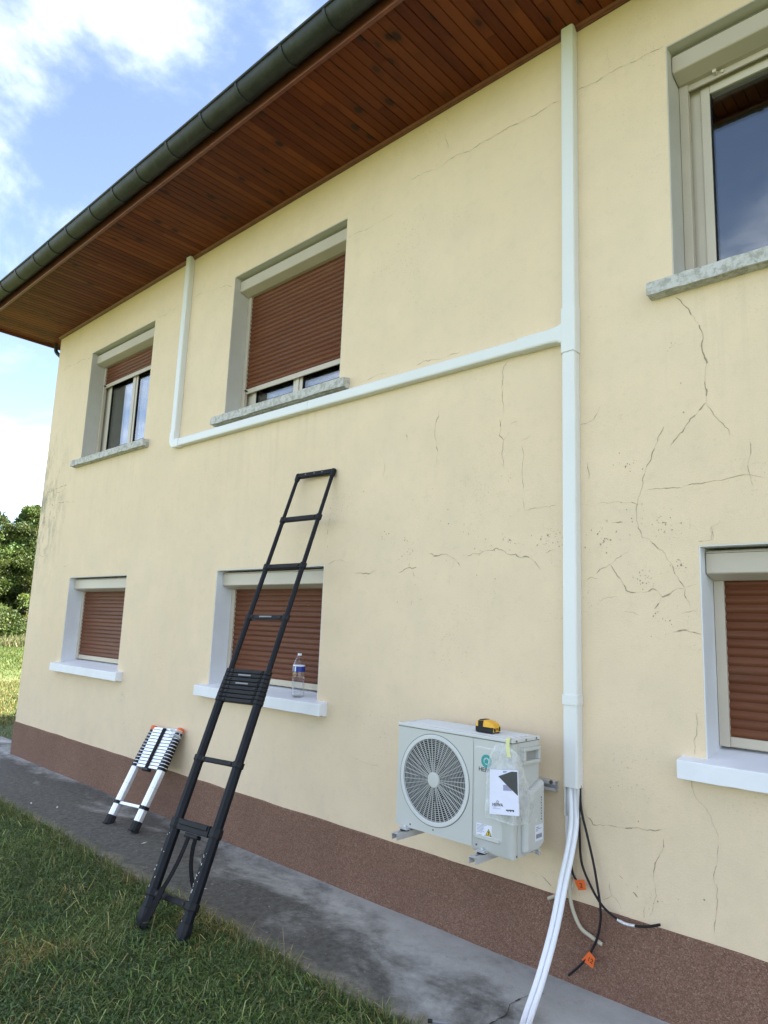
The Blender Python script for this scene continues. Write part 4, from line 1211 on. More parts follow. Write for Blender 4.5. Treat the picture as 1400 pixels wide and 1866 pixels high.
# top panel with pressed ribs
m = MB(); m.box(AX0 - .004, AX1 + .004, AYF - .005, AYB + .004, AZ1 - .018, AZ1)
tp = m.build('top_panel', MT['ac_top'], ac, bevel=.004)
m = MB(); m.box(AX0 - .001, AX1 + .001, AYF - .0012, AYB + .001, AZ1 - .0203, AZ1 - .0178); m.build('shadow_gap', MT['ac_seam'], tp)
for yy in (-.385, -.340, -.295, -.250, -.205):
    m = MB(); m.prism_x([(yy - .013, AZ1 - .001), (yy - .008, AZ1 + .004), (yy + .008, AZ1 + .004), (yy + .013, AZ1 - .001)], AX0 + .03, AX1 - .03); m.build('rib', MT['ac_top'], tp)
m = MB()
for yy in (-.39, -.30, -.20): m.tube([(AX1 + .003, yy, AZ1 - .009), (AX1 + .0065, yy, AZ1 - .009)], .0055, 8)
m.tube([(-2.60, AYF - .002, .668), (-2.60, AYF + .002, .668)], .005, 8); m.tube([(-2.16, AYF - .002, .664), (-2.16, AYF + .002, .664)], .005, 8); m.tube([(-2.44, AYF - .002, .672), (-2.44, AYF + .002, .672)], .004, 8)
m.tube([(AX1 - .002, AYF + .045, .645), (AX1 + .002, AYF + .045, .645)], .005, 8)
m.build('screw', MT['screw'], ac)
# side handle, valve cover, fittings
m = MB()
hy0, hy1, hz0, hz1 = -.345, -.185, 1.072, 1.150
for (a, b, c, d) in ((hy0, hy1, hz0, hz0 + .016), (hy0, hy1, hz1 - .016, hz1), (hy0, hy0 + .022, hz0 + .016, hz1 - .016), (hy1 - .02, hy1, hz0 + .016, hz1 - .016)):
    m.box(AX1 - .002, AX1 + .022, a, b, c, d)
hd = m.build('handle', MT['ac'], ac, bevel=.003)
m = MB(); m.box(AX1 + .0005, AX1 + .003, hy0 + .022, hy1 - .02, hz0 + .016, hz1 - .016); m.build('recess', MT['recess'], hd)
m = MB()
vy0, vy1 = -.335, -.170
pr = [(vy0, .655), (vy0, .895), (vy0 + .02, .93), (vy1, .985), (vy1, .675), (vy1 - .05, .650)]
b = .034
m.sweep([[(AX1 - .001, y, z) for y, z in pr], [(AX1 + b * .5, y, z) for y, z in pr], [(AX1 + b, y + (.012 if y == vy0 else 0), z - (.012 if z > .9 else -.008)) for y, z in pr]])
vc = m.build('valve_cover', MT['ac'], ac, bevel=.006)
m = MB(); m.box(AX1 + b, AX1 + b + .0006, -.260, -.185, .700, .775); m.build('rating_sticker', MT['sticker'], vc)
m = MB()
for i, z in enumerate((.765, .757, .749)): m.box(AX1 + b + .0006, AX1 + b + .001, -.252, -.252 + (.03, .05, .02)[i], z - .002, z)
for k in range(14):
    m.box(AX1 + b + .0006, AX1 + b + .001, -.25 + k * .004, -.25 + k * .004 + (.0014 if k % 3 else .0024), .712, .732)
m.build('print', MT['ink'], vc)
m = MB()
for k in range(9): m.box(AX1 + b, AX1 + b + .0007, -.205 + .004 * (k % 2), -.197, .795 + k * .013, .795 + k * .013 + .007)
m.build('print', MT['charcoal'], vc)
m = MB(); m.tube([(AX1 + .004, -.215, .652), (AX1 + .030, -.215, .652)], .008, 8); m.tube([(AX1 + .004, -.200, .632), (AX1 + .026, -.200, .632)], .010, 8); m.box(AX1 - .02, AX1 + .010, -.24, -.18, .640, .664)
m.build('valve', MT['steel'], ac)
# logo, lettering, warning label
yl = AYF - .0050
LC = Vector((-2.103, 0, 1.074))
m = MB(); NN = 40
def arcband(m, r0, r1, a0, a1, y, c):
    P = [(c.x + r1 * math.cos(R(a0 + (a1 - a0) * k / NN)), y, c.z + r1 * math.sin(R(a0 + (a1 - a0) * k / NN))) for k in range(NN + 1)]
    Q = [(c.x + r0 * math.cos(R(a0 + (a1 - a0) * k / NN)), y, c.z + r0 * math.sin(R(a0 + (a1 - a0) * k / NN))) for k in range(NN + 1)]
    m.add(P + Q, [(k, k + 1, NN + 2 + k, NN + 1 + k) for k in range(NN)])
arcband(m, .0175, .0320, 35, 395, yl, LC)
m.add([(LC.x - .012, yl, LC.z - .012), (LC.x + .012, yl, LC.z - .012), (LC.x + .012, yl, LC.z + .002), (LC.x, yl, LC.z + .014), (LC.x - .012, yl, LC.z + .002)], [(0, 1, 2, 3, 4)])
m.build('logo', MT['teal'], ac)
text_part('lettering', 'HEIWA', .031, MT['ink'], ac, (-2.101, yl - .0004, 1.030), (1, 0, 0), (0, 0, 1))
m = MB(); m.box(-2.158, -2.066, yl - .0003, yl + .0004, .712, .770); wl = m.build('warning_label', MT['sticker'], ac)
m = MB()
for i in range(6): m.box(-2.154, -2.154 + (.046, .040, .044, .036, .042, .030)[i], yl - .0006, yl - .0003, .760 - i * .0065, .7625 - i * .0065)
m.box(-2.130, -2.095, yl - .0006, yl - .0003, .7655, .7680); m.box(-2.108, -2.103, yl - .0006, yl - .0003, .714, .719); m.box(-2.150, -2.125, yl - .0006, yl - .0003, .716, .718)
m.build('print', MT['greyink'], wl)
def tri(cx, cz, s, y): return [(cx - s, y, cz - s * .8), (cx + s, y, cz - s * .8), (cx, y, cz + s)]
m = MB(); m.add(tri(-2.084, .735, .019, yl - .0006), [(0, 1, 2)]); m.build('warning_triangle', MT['ink'], wl)
m = MB(); m.add(tri(-2.084, .7345, .0145, yl - .0009), [(0, 1, 2)]); m.build('warning_triangle', MT['warn'], wl)
m = MB(); m.add(tri(-2.084, .731, .005, yl - .0012), [(0, 1, 2)]); m.box(-2.0875, -2.0805, yl - .0013, yl - .0012, .735, .742); m.build('warning_triangle', MT['ink'], wl)

# ------------------------------------------------------------------ document pouch taped to the unit
bg_ = thing('document_pouch', 'clear plastic pouch with a white booklet taped to the corner of the outdoor unit', 'pouch', (-1.99, -.44, .80))
nu, nv = 26, 30
m = MB()
TL, TR = Vector((-2.098, -.434, 1.140)), Vector((-1.905, -.395, 1.150))
for j in range(nv + 1):
    v = j / nv
    z = 1.158 - v * .345
    for i in range(nu + 1):
        u = i / nu
        wdt = .155 + .19 * min(1, v * 1.25) ** .9            # developed width grows downwards (sagging to the right)
        s_ = -2.098 + .006 * v + u * wdt + (.05 * (1 - v) ** 4) * (1 - u)
        # wrap round the corner of the unit at x = -1.93
        if s_ < -1.945: x, y = s_, -.432
        else:
            a = min((s_ + 1.945) / .03, 1.0) * math.pi / 2
            x, y = -1.945 + .028 * math.sin(a), -.432 + .028 * (1 - math.cos(a)) + max(0, s_ + 1.915) * .98
        fold = .010 * mnoise.noise((u * 5 + v * 2, v * 3, 2)) + .006 * math.sin(u * 14 + v * 5) * (1 - .4 * v)
        zz = z + (.018 * math.sin(u * 3.1) if v < .15 else 0) - (.02 * u * v)
        m.v.append((x + (fold * .6 if s_ > -1.93 else 0), y - abs(fold) - (.004 if v < .05 else .008), zz))
for j in range(nv):
    for i in range(nu):
        k = j * (nu + 1) + i
        m.f.append((k, k + 1, k + nu + 2, k + nu + 1)); m.mi.append(0)
m.build('film', MT['bag'], bg_, smooth=True)
A, Bq, Cq, D = Vector((-2.064, -.452, 1.044)), Vector((-1.896, -.462, 1.066)), Vector((-1.882, -.470, .862)), Vector((-2.058, -.458, .836))
def bk(u, v, off=0.0):
    p = (A * (1 - u) + Bq * u) * (1 - v) + (D * (1 - u) + Cq * u) * v
    return Vector((p.x, p.y - off - .004 * math.sin(math.pi * u) , p.z))
m = MB(); nb = 8
fr = [bk(i / nb, j / nb) for j in range(nb + 1) for i in range(nb + 1)]; bc = [p + Vector((0, .005, 0)) for p in fr]
n1 = (nb + 1) ** 2
fs = []
for j in range(nb):
    for i in range(nb):
        k = j * (nb + 1) + i; fs += [(k, k + 1, k + nb + 2, k + nb + 1), (n1 + k, n1 + k + nb + 1, n1 + k + nb + 2, n1 + k + 1)]
for i in range(nb):
    fs += [(i, n1 + i, n1 + i + 1, i + 1), (nb * (nb + 1) + i, nb * (nb + 1) + i + 1, n1 + nb * (nb + 1) + i + 1, n1 + nb * (nb + 1) + i)]
    fs += [(i * (nb + 1), (i + 1) * (nb + 1), n1 + (i + 1) * (nb + 1), n1 + i * (nb + 1)), (i * (nb + 1) + nb, n1 + i * (nb + 1) + nb, n1 + (i + 1) * (nb + 1) + nb, (i + 1) * (nb + 1) + nb)]
m.add(fr + bc, fs); bkl = m.build('booklet', MT['paper'], bg_)
def poly(m, uv, off, k=5):
    m.add([bk(u, v, off) for u, v in uv], [tuple(range(len(uv)))])
def grid_tri(m, P, off, n=8):
    """triangle P (uv) finely split so that it follows the curved cover"""
    idx = {}; vs = []; fs = []
    for i in range(n + 1):
        for j in range(n + 1 - i):
            a, b_ = i / n, j / n; c_ = 1 - a - b_
            u = P[0][0] * c_ + P[1][0] * a + P[2][0] * b_; v = P[0][1] * c_ + P[1][1] * a + P[2][1] * b_
            idx[i, j] = len(vs); vs.append(bk(u, v, off))
    for i in range(n):
        for j in range(n - i):
            fs.append((idx[i, j], idx[i + 1, j], idx[i, j + 1]))
            if i + j < n - 1: fs.append((idx[i + 1, j], idx[i + 1, j + 1], idx[i, j + 1]))
    m.add(vs, fs)
m = MB(); grid_tri(m, [(.33, .145), (.985, .03), (.985, .56)], .0009); grid_tri(m, [(.33, .145), (.80, .025), (.985, .03)], .0009)
m.build('cover_print', MT['charcoal'], bkl)
m = MB(); poly(m, [(.50, .33), (.70, .33), (.80, .46), (.50, .46)], .0007); poly(m, [(.50, .02), (.66, .02), (.58, .06), (.50, .06)], .0007); m.build('cover_print', MT['greyink'], bkl)
xd = (bk(.6, .8) - bk(.1, .8)).normalized(); ud = (bk(.3, .7) - bk(.3, .9)).normalized()
text_part('lettering', 'HEIWA', .021, MT['charcoal'], bkl, bk(.30, .785, .0018), xd, ud)
m = MB(); c_ = bk(.30, .72, .0016); arcband(m, .0045, .0065, 0, 360, c_.y, c_); m.build('logo', MT['charcoal'], bkl)
m = MB()
for v_, u1 in ((.835, .26), (.865, .40)): poly(m, [(.12, v_), (u1, v_), (u1, v_ + .008), (.12, v_ + .008)], .0012)
m.build('print', MT['greyink'], bkl)
m = MB()
for k in range(6): poly(m, [(.59 + .045 * k, .875), (.59 + .045 * k + .035, .875), (.59 + .045 * k + .035, .905 + .012 * (k % 2)), (.59 + .045 * k, .905 + .012 * (k % 2))], .0012)
m.build('print', MT['ink'], bkl)
# recycling mark printed on the film
m = MB()
for a0 in (90, 210, 330):
    c_ = Vector((-1.945, 0, 1.098)); r = .016
    p, q = R(a0), R(a0 + 120)
    d0 = Vector((c_.x + r * math.cos(p), -.452, c_.z + r * math.sin(p))); d1 = Vector((c_.x + r * math.cos(q), -.452, c_.z + r * math.sin(q)))
    m.tube([d0.lerp(d1, .08), d0.lerp(d1, .80)], .0012, 6)
m.build('recycling_mark', MT['greyink'], bg_)
m = MB()
tp_ = [(-1.972, -.405, 1.2045), (-1.971, -.428, 1.2045), (-1.970, -.436, 1.195), (-1.968, -.440, 1.170), (-1.960, -.447, 1.140), (-1.952, -.450, 1.118)]
m.sweep([[(x - .011, y, z), (x + .011, y, z), (x + .011, y - .0006, z + .0002), (x - .011, y - .0006, z + .0002)] for x, y, z in tp_])
m.build('tape', MT['tape'], bg_)

# ------------------------------------------------------------------ tool battery on top of the unit
bt = thing('tool_battery', 'yellow and black cordless tool battery on top of the outdoor unit', 'battery', (-2.165, -.325, AZ1 + .004))
bx0, bx1, by0, by1, bz = -2.222, -2.108, -.365, -.287, AZ1 + .0042
def hull(m, P0, P1, z0, z1): m.sweep([[(x, y, z0) for x, y in P0], [(x, y, z1) for x, y in P1]])
def rr2(x0, x1, y0, y1, r): return rrect(x0, x1, y0, y1, r, 4)
m = MB()
lv = [(.0, .004), (.004, 0), (.026, 0), (.029, .002)]
m.sweep([[(x, y, bz + z) for x, y in rr2(bx0 + q, bx1 - q, by0 + q, by1 - q, .012)] for z, q in lv])
m.build('base', MT['blackplastic'], bt)
m = MB()
m.sweep([[(x, y, bz + z) for x, y in rr2(bx0 + q + .001, bx1 - q - e, by0 + q + .001, by1 - q - .001, .011)] for z, q, e in ((.0292, .0015, 0), (.046, .002, .004), (.055, .005, .020), (.060, .010, .032), (.062, .016, .04))])
m.build('shell', MT['yellow'], bt)
m = MB(); m.box(bx0 + .020, bx0 + .052, by0 + .0005, by1 - .0005, bz + .028, bz + .0585); m.box(bx0 + .022, bx0 + .050, by0 + .010, by1 - .010, bz + .0585, bz + .064)
m.build('terminal_rail', MT['blackplastic'], bt, bevel=.003)
m = MB(); m.prism_x([(by0 + .006, bz + .006), (by1 - .006, bz + .006), (by1 - .012, bz + .040), (by0 + .012, bz + .040)], bx1 - .006, bx1 + .0015)
m.build('end_label', MT['yellow'], bt, bevel=.002)
m = MB(); m.prism_x([(by0 + .008, bz + .010), (by0 + .026, bz + .008), (by0 + .022, bz + .026), (by0 + .010, bz + .026)], bx1 + .001, bx1 + .003); m.prism_x([(by1 - .026, bz + .010), (by1 - .010, bz + .012), (by1 - .012, bz + .034), (by1 - .022, bz + .030)], bx1 + .001, bx1 + .003)
m.build('vent', MT['blackplastic'], bt)
text_part('lettering', 'XR', .018, MT['ink'], bt, (bx1 + .0022, (by0 + by1) / 2, bz + .020), (0, 1, 0), (0, 0, 1))

# ------------------------------------------------------------------ water bottle on the sill
sill_top = 1.1818
bo = thing('water_bottle', 'clear plastic water bottle with a blue label on the white sill', 'bottle', (-4.108, .012, 1.183))
prof = [(.006, .006), (.030, .0), (.042, .004), (.046, .016), (.0465, .028)]
z = .028
for k in range(9):
    prof += [(.0435, z + .006), (.0465, z + .012)]; z += .0125
prof += [(.0455, z + .01), (.0455, .232), (.043, .248), (.036, .268), (.026, .288), (.0165, .303), (.0135, .310), (.0135, .318)]
prof_in = [(max(.001, r - .0012), zz + (.002 if zz < .01 else 0)) for r, zz in prof[::-1]]
m = MB(); m.lathe(prof + prof_in, (-4.108, .012, 1.183), 28, caps=False); m.build('body', MT['pet'], bo, smooth=True)
m = MB(); m.lathe([(.0462, .185), (.0462, .226)], (-4.108, .012, 1.183), 28, caps=False); lb = m.build('label', MT['bluelabel'], bo, smooth=True)
m = MB(); m.lathe([(.0463, .2262), (.0463, .2375)], (-4.108, .012, 1.183), 28, caps=False); m.build('label_band', MT['whitelabel'], lb, smooth=True)
m = MB()
for (a0, a1, z0, z1) in ((232, 252, .190, .222), (276, 290, .188, .224)):
    r = .0466
    P = [(-4.108 + r * math.cos(R(a)), .012 + r * math.sin(R(a))) for a in np.linspace(a0, a1, 6)]
    m.sweep([[(x, y, 1.183 + z0), (x, y, 1.183 + z1)] for x, y in P], False, False)
m.build('label_mark', MT['whitelabel'], lb)
m = MB(); m.lathe([(.0150, .304), (.0155, .306), (.0155, .319), (.014, .321)], (-4.108, .012, 1.183), 20); m.build('cap', MT['whitelabel'], bo, smooth=True)

# ------------------------------------------------------------------ ladders
def frame_of(B, T, BL, BR):
    u = (T - B); L = u.length; u = u / L
    s = (BR - BL); s = (s - u * s.dot(u)).normalized()
    n = s.cross(u).normalized()                  # away from / towards the viewer
    if n.y > 0: n = -n
    return u, s, n, L

def oct_ring(c, s, n, w, d, k=.30):
    P = [(-1, -1 + 2 * k), (-1, 1 - 2 * k), (-1 + 2 * k, 1), (1 - 2 * k, 1), (1, 1 - 2 * k), (1, -1 + 2 * k), (1 - 2 * k, -1), (-1 + 2 * k, -1)]
    return [c + s * (a * w / 2) + n * (b * d / 2) for a, b in P]

# --- tall black telescopic ladder leaning on the wall
B, T = Vector((-3.806, -1.168, -.055)), Vector((-3.982, -.045, 2.86))
BL, BR = Vector((-4.002, -1.19, -.055)), Vector((-3.611, -1.147, -.055))
u, s, n, L = frame_of(B, T, BL, BR)
HS = .181                                        # half spacing of the rails
lad = thing('telescopic_ladder', 'tall black telescopic ladder leaning against the wall, feet in the grass', 'ladder', B)
tB, tT = .4287, .5005
nst = 8
ts_st = [tB + (tT - tB) * (k + .5) / nst for k in range(nst)]
def wid(t):                                      # rail width by height
    if t < .183: return .074
    if t < .309: return .068
    if t < tB: return .063
    if t < tT: return .060 - .014 * (t - tB) / (tT - tB)
    if t < .622: return .042
    if t < .749: return .038
    if t < .876: return .034
    return .030
for sg in (-1, 1):
    m = MB()
    brk = [0.022, .183, .309, tB, tT, .6222, .749, .8763, 1.0]
    for a, b in zip(brk[:-1], brk[1:]):
        if a == tB:
            continue
        w = wid((a + b) / 2); d = w * .82
        c0, c1 = B + u * (L * a) + s * (sg * HS), B + u * (L * (b + .004)) + s * (sg * HS)
        m.sweep([oct_ring(c0, s, n, w, d), oct_ring(c1, s, n, w, d)])
    m.build('rail', MT['lblack'], lad)
    # foot
    m = MB(); c0, c1, c2 = (B + u * (L * t) + s * (sg * HS) for t in (-.004, .016, .034))
    m.sweep([oct_ring(c0, s, n, .074, .070, .22), oct_ring(c1, s, n, .083, .072, .22), oct_ring(c2, s, n, .082, .070, .25)])
    m.build('foot', MT['lplastic'], lad, bevel=.004)
def rung(t, h, d, w, hw, step=False, txt=False, mat='lplastic'):
    m = MB(); c = B + u * (L * t)
    m.obox(c + n * (.004 if step else 0), s * (HS - w / 2), n * (d / 2), u * (h / 2))
    r = m.build('rung', MT[mat], lad, bevel=.004)
    for sg in (-1, 1):
        m = MB(); cc = c + s * (sg * HS)
        hh = u * hw
        m.sweep([oct_ring(cc - hh, s, n, w + .010, w * .82 + .010), oct_ring(cc - hh * .7, s, n, w + .014, w * .82 + .014), oct_ring(cc + hh * .7, s, n, w + .014, w * .82 + .014), oct_ring(cc + hh, s, n, w + .010, w * .82 + .010)])
        m.build('collar', MT['lplastic'], r)
        m = MB(); kc = c + s * (sg * (HS - w / 2 - .022)) + n * (d / 2 + .002)
        m.obox(kc, s * .011, n * .003, u * (h * .26)); m.build('latch', MT['blackplastic'], r, bevel=.002)
    if txt:
        m = MB(); kc = c + n * (d / 2 + .0045)
        m.obox(kc, s * .060, n * .0006, u * .005); m.build('decal', MT['sticker_silver'], r)
    return r
rung(.0594, .034, .040, .076, .020)
rung(.183, .064, .050, .074, .028, step=True)
rung(.3091, .030, .036, .066, .018)
for k, t in enumerate(ts_st): rung(t, .0245, .044, .060 - .014 * k / 7, .0128, txt=(k in (4, 6)))
rung(.6222, .030, .030, .042, .020, txt=True)
rung(.749, .032, .030, .038, .020)
rung(.8763, .034, .030, .034, .020)
m = MB(); m.obox(B + u * (L * .183 + .012) + n * .031, s * (HS - .052), n * .006, u * .014); m.build('tread', MT['lplastic'], lad, bevel=.004)
# top bar with rounded ends
m = MB(); c = B + u * (L * 1.003)
m.obox(c, s * (HS - .012), n * .017, u * .020)
tb = m.build('top_bar', MT['lplastic'], lad, bevel=.008)
for sg in (-1, 1):
    m = MB(); cc = c + s * (sg * HS)
    m.sweep([oct_ring(cc + u * q, s, n, w, w * .9) for q, w in ((-.045, .036), (-.03, .042), (.012, .044), (.022, .034))]); m.build('end_cap', MT['lplastic'], tb, bevel=.004)
m = MB()
for q in (-.09, 0, .08): m.obox(c + s * q + n * .0175, s * .006, n * .001, u * .004)
m.build('rivet', MT['sticker_silver'], tb)
# lip under the wide step, carrying strap
m = MB(); c = B + u * (L * .183 - .048) + n * .006
m.obox(c, s * .062, n * .018, u * .012); m.build('strap_holder', MT['lplastic'], lad, bevel=.006)
def ribbon(m, pts, w, th=.003):
    P = spline(pts, 8); rings = []
    for i, p in enumerate(P):
        t = (P[min(i + 1, len(P) - 1)] - P[max(i - 1, 0)]).normalized()
        side = (s - t * s.dot(t)).normalized(); nn = t.cross(side).normalized()
        rings.append([p + side * (w / 2) + nn * th, p - side * (w / 2) + nn * th, p - side * (w / 2) - nn * th, p + side * (w / 2) - nn * th])
    m.sweep(rings)
def LP(t, a, o): return B + u * (L * t) + s * a + n * o
m = MB()
ribbon(m, [LP(.168, -.020, .016), LP(.145, -.004, .036), LP(.118, -.002, .050), LP(.090, -.020, .056), LP(.066, -.052, .054), LP(.040, -.092, .046), LP(.020, -.112, .042), LP(.004, -.118, .045)], .028)
ribbon(m, [LP(.074, -.040, .062), LP(.058, -.040, .066), LP(.040, -.052, .068), LP(.020, -.070, .066), LP(.004, -.090, .058), LP(.001, -.115, .05)], .040)
ribbon(m, [LP(.168, .038, .012), LP(.145, .036, .002), LP(.120, .050, -.012), LP(.095, .085, -.030), LP(.075, .135, -.045), LP(.050, .15, -.05), LP(.012, .115, -.03)], .030)
m.build('strap', MT['webbing'], lad)
m = MB()
for _ in range(34):                              # dried paint on the rails
    sg = rnd.choice((1, 1, 1, -1)); t = rnd.choice((rnd.uniform(.06, .17), rnd.uniform(.02, .17)))
    a = rnd.uniform(-.5, .5) if rnd.random() < .25 else -.55
    c = B + u * (L * t) + s * (sg * HS - (rnd.uniform(.010, .017) if a < -.5 else rnd.uniform(-.012, .012))) + n * .0306
    m.obox(c, s * rnd.uniform(.0008, .0028), n * .0005, u * rnd.uniform(.0015, .006))
tag(m.build('paint_marks', MT['paintspot'], lad), None, None, None, 'stuff')

# --- short aluminium telescopic ladder, mostly collapsed
B, T = Vector((-5.720, -.453, -.008)), Vector((-5.790, -.052, .748))
BL, BR = Vector((-5.919, -.458, 0)), Vector((-5.518, -.448, 0))
u, s, n, L = frame_of(B, T, BL, BR)
HS = .198
lad2 = thing('telescopic_ladder', 'short collapsed aluminium ladder with black collars and orange caps leaning by the plinth', 'ladder', B)
for sg in (-1, 1):
    cs = [B + u * (L * t) + s * (sg * HS) for t in (.06, .585)]
    m = MB(); m.sweep([oct_ring(c, s, n, .073, .060, .22) for c in cs]); rl = m.build('rail', MT['alu'], lad2, bevel=.004)
    cs = [B + u * (L * t) + s * (sg * HS) for t in (.4098, .4112)]
    m = MB(); m.sweep([oct_ring(c, s, n, .0738, .0608, .22) for c in cs]); m.build('seam', MT['screw'], rl)
    cs = [B + u * (L * t) + s * (sg * HS) for t in (0, .03, .095)]
    m = MB(); m.sweep([oct_ring(c, s, n, w, w * .86, .22) for c, w in zip(cs, (.072, .081, .080))]); m.obox(cs[0] + n * .030 + u * .006, s * .03, n * .012, u * .006)
    m.build('foot', MT['rubber'], lad2, bevel=.004)
    c = B + u * (L * .2197) + s * (sg * HS)
    m = MB(); m.sweep([oct_ring(c + u * q, s, n, .085, .072, .22) for q in (-.014, .014)]); m.build('collar', MT['lplastic'], lad2, bevel=.003)
m = MB(); m.obox(B + u * (L * .2197), s * (HS - .038), n * .016, u * .0125); m.build('rung', MT['alu'], lad2, bevel=.003)
t0, t1, N = .580, .975, 12
for k in range(N):
    t = t0 + (t1 - t0) * (k + .5) / N; hh = L * (t1 - t0) / N
    w = .074 - .022 * k / (N - 1)
    m = MB(); m.obox(B + u * (L * t) + n * .002, s * (HS - w / 2), n * .022, u * (hh * .40)); r = m.build('rung', MT['alu'], lad2, bevel=.0015)
    for sg in (-1, 1):
        c = B + u * (L * t) + s * (sg * HS)
        m = MB(); m.sweep([oct_ring(c + u * q, s, n, w + .006, (w + .006) * .9, .22) for q in (-hh * .43, hh * .36)]); m.build('collar', MT['lplastic'], r)
        m = MB(); m.sweep([oct_ring(c + u * q, s, n, w - .001, (w - .001) * .9, .22) for q in (hh * .36, hh * .57)]); m.build('tube_ring', MT['alu'], r)
m = MB(); m.obox(B + u * (L * (t0 + t1) / 2 + .01) + n * .0275, s * .023, n * .003, u * (L * (t1 - t0) / 2 + .008)); m.build('strap', MT['webbing'], lad2, bevel=.001)
m = MB(); m.obox(B + u * (L * t0 - .012) + n * .016, s * .048, n * .022, u * .012); m.build('handle', MT['lplastic'], lad2, bevel=.006)
m = MB(); m.obox(B + u * (L * (t0 + t1) / 2) - n * .004, s * (HS - .03), n * .014, u * (L * (t1 - t0) / 2 - .004)); m.build('stack_core', MT['lplastic'], lad2)
m = MB(); m.obox(B + u * (L * .990), s * (HS - .012), n * .020, u * .010); m.build('top_rung', MT['alu'], lad2, bevel=.003)
for sg in (-1, 1):
    c = B + u * (L * .992) + s * (sg * (HS + .004))
    m = MB(); m.sweep([oct_ring(c + u * q, s, n, w, w, .25) for q, w in ((-.018, .052), (-.006, .060), (.014, .058), (.024, .044))]); m.build('end_cap', MT['orange'], lad2, bevel=.004)
m = MB()                                         # crumpled clear wrap round the top right cap
nu, nv = 16, 12
c = B + u * (L * .965) + s * (HS - .035)
for j in range(nv + 1):
    for i in range(nu + 1):
        a = 2 * math.pi * i / nu; v = j / nv
        rr = .055 + .022 * mnoise.noise((math.cos(a) * 1.6, math.sin(a) * 1.6, v * 4)) + .010 * math.sin(v * 9)
        m.v.append(tuple(c + s * (rr * 1.35 * math.cos(a)) + n * (rr * .62 * math.sin(a)) + u * (.030 - v * .075)))
for j in range(nv):
    for i in range(nu):
        k = j * (nu + 1) + i; m.f.append((k, k + 1, k + nu + 2, k + nu + 1)); m.mi.append(0)
m.build('plastic_wrap', MT['bag'], lad2, smooth=True)

# ------------------------------------------------------------------ grass
def strip_mesh(name, roots, heights, widths, leans, colors, mat, parent=None):
    """blades: base quad + tip triangle, 5 vertices each"""
    N = len(roots)
    az = rng.uniform(0, 2 * np.pi, N)
    side = np.stack([np.cos(az), np.sin(az), np.zeros(N)], 1)
    la = rng.uniform(0, 2 * np.pi, N)
    ld = np.stack([np.cos(la), np.sin(la), np.zeros(N)], 1)
    w = widths[:, None]; h = heights[:, None]; ln = leans[:, None]
    up_ = np.array([0, 0, 1.0])
    v0 = roots - side * w * .5; v1 = roots + side * w * .5
    midp = roots + up_ * h * .55 + ld * h * ln * .35
    v2 = midp - side * w * .40; v3 = midp + side * w * .40
    droop = np.clip(1.0 - ln * .55, .12, 1)
    v4 = roots + up_ * h * droop + ld * h * ln
    V = np.stack([v0, v1, v2, v3, v4], 1).reshape(-1, 3)
    base_i = np.arange(N)[:, None] * 5
    quads = np.concatenate([base_i, base_i + 1, base_i + 3, base_i + 2], 1)
    tris = np.concatenate([base_i + 2, base_i + 3, base_i + 4], 1)
    loops = np.concatenate([quads, tris], 1).reshape(-1)
    starts = (np.arange(N)[:, None] * 7 + np.array([0, 4])).reshape(-1)
    tot = np.tile([4, 3], N)
    me = bpy.data.meshes.new(name)
    me.vertices.add(len(V)); me.vertices.foreach_set('co', V.astype(np.float32).reshape(-1))
    me.loops.add(len(loops)); me.loops.foreach_set('vertex_index', loops.astype(np.int32))
    me.polygons.add(len(starts)); me.polygons.foreach_set('loop_start', starts.astype(np.int32)); me.polygons.foreach_set('loop_total', tot.astype(np.int32))
    ca = me.color_attributes.new('Col', 'FLOAT_COLOR', 'POINT')
    C = np.repeat(np.concatenate([colors, np.ones((N, 1))], 1), 5, axis=0)
    ca.data.foreach_set('color', C.astype(np.float32).reshape(-1))
    me.materials.append(mat)
    me.update(calc_edges=True); me.validate()
    return link(name, me, parent)

def lattice_noise(x, y, f, seed):
    """cheap smooth value noise on numpy arrays"""
    r = np.random.default_rng(seed); T_ = r.random((64, 64))
    X, Y = x * f, y * f
    xi, yi = np.floor(X).astype(int), np.floor(Y).astype(int)
    fx_, fy_ = X - xi, Y - yi
    fx_, fy_ = fx_ * fx_ * (3 - 2 * fx_), fy_ * fy_ * (3 - 2 * fy_)
    g = lambda i, j: T_[i % 64, j % 64]
    return (g(xi, yi) * (1 - fx_) + g(xi + 1, yi) * fx_) * (1 - fy_) + (g(xi, yi + 1) * (1 - fx_) + g(xi + 1, yi + 1) * fx_) * fy_

def lawn_colors(x, y, N):
    green = np.array([[.050, .088, .024], [.075, .118, .036], [.036, .068, .020], [.105, .138, .052], [.062, .100, .044], [.145, .170, .080]])
    straw = np.array([[.25, .20, .095], [.18, .155, .060], [.32, .27, .14]])
    c = green[rng.integers(0, 6, N)] * rng.uniform(.65, 1.45, (N, 1))
    p = lattice_noise(x, y, 1.5, 3) * .6 + lattice_noise(x, y, 4.5, 4) * .4
    dry = rng.random(N) < np.clip((p - .50) * 2.4, .05, .75)
    c[dry] = straw[rng.integers(0, 3, dry.sum())] * rng.uniform(.6, 1.15, (dry.sum(), 1))
    c = c * np.array([1.62, 1.58, 1.2])
    olive = rng.random(N) < np.clip((lattice_noise(x, y, .8, 9) - .45) * 1.6, .05, .6)
    c[olive] = c[olive] * .55 + np.array([.095, .105, .032]) * .45
    return c

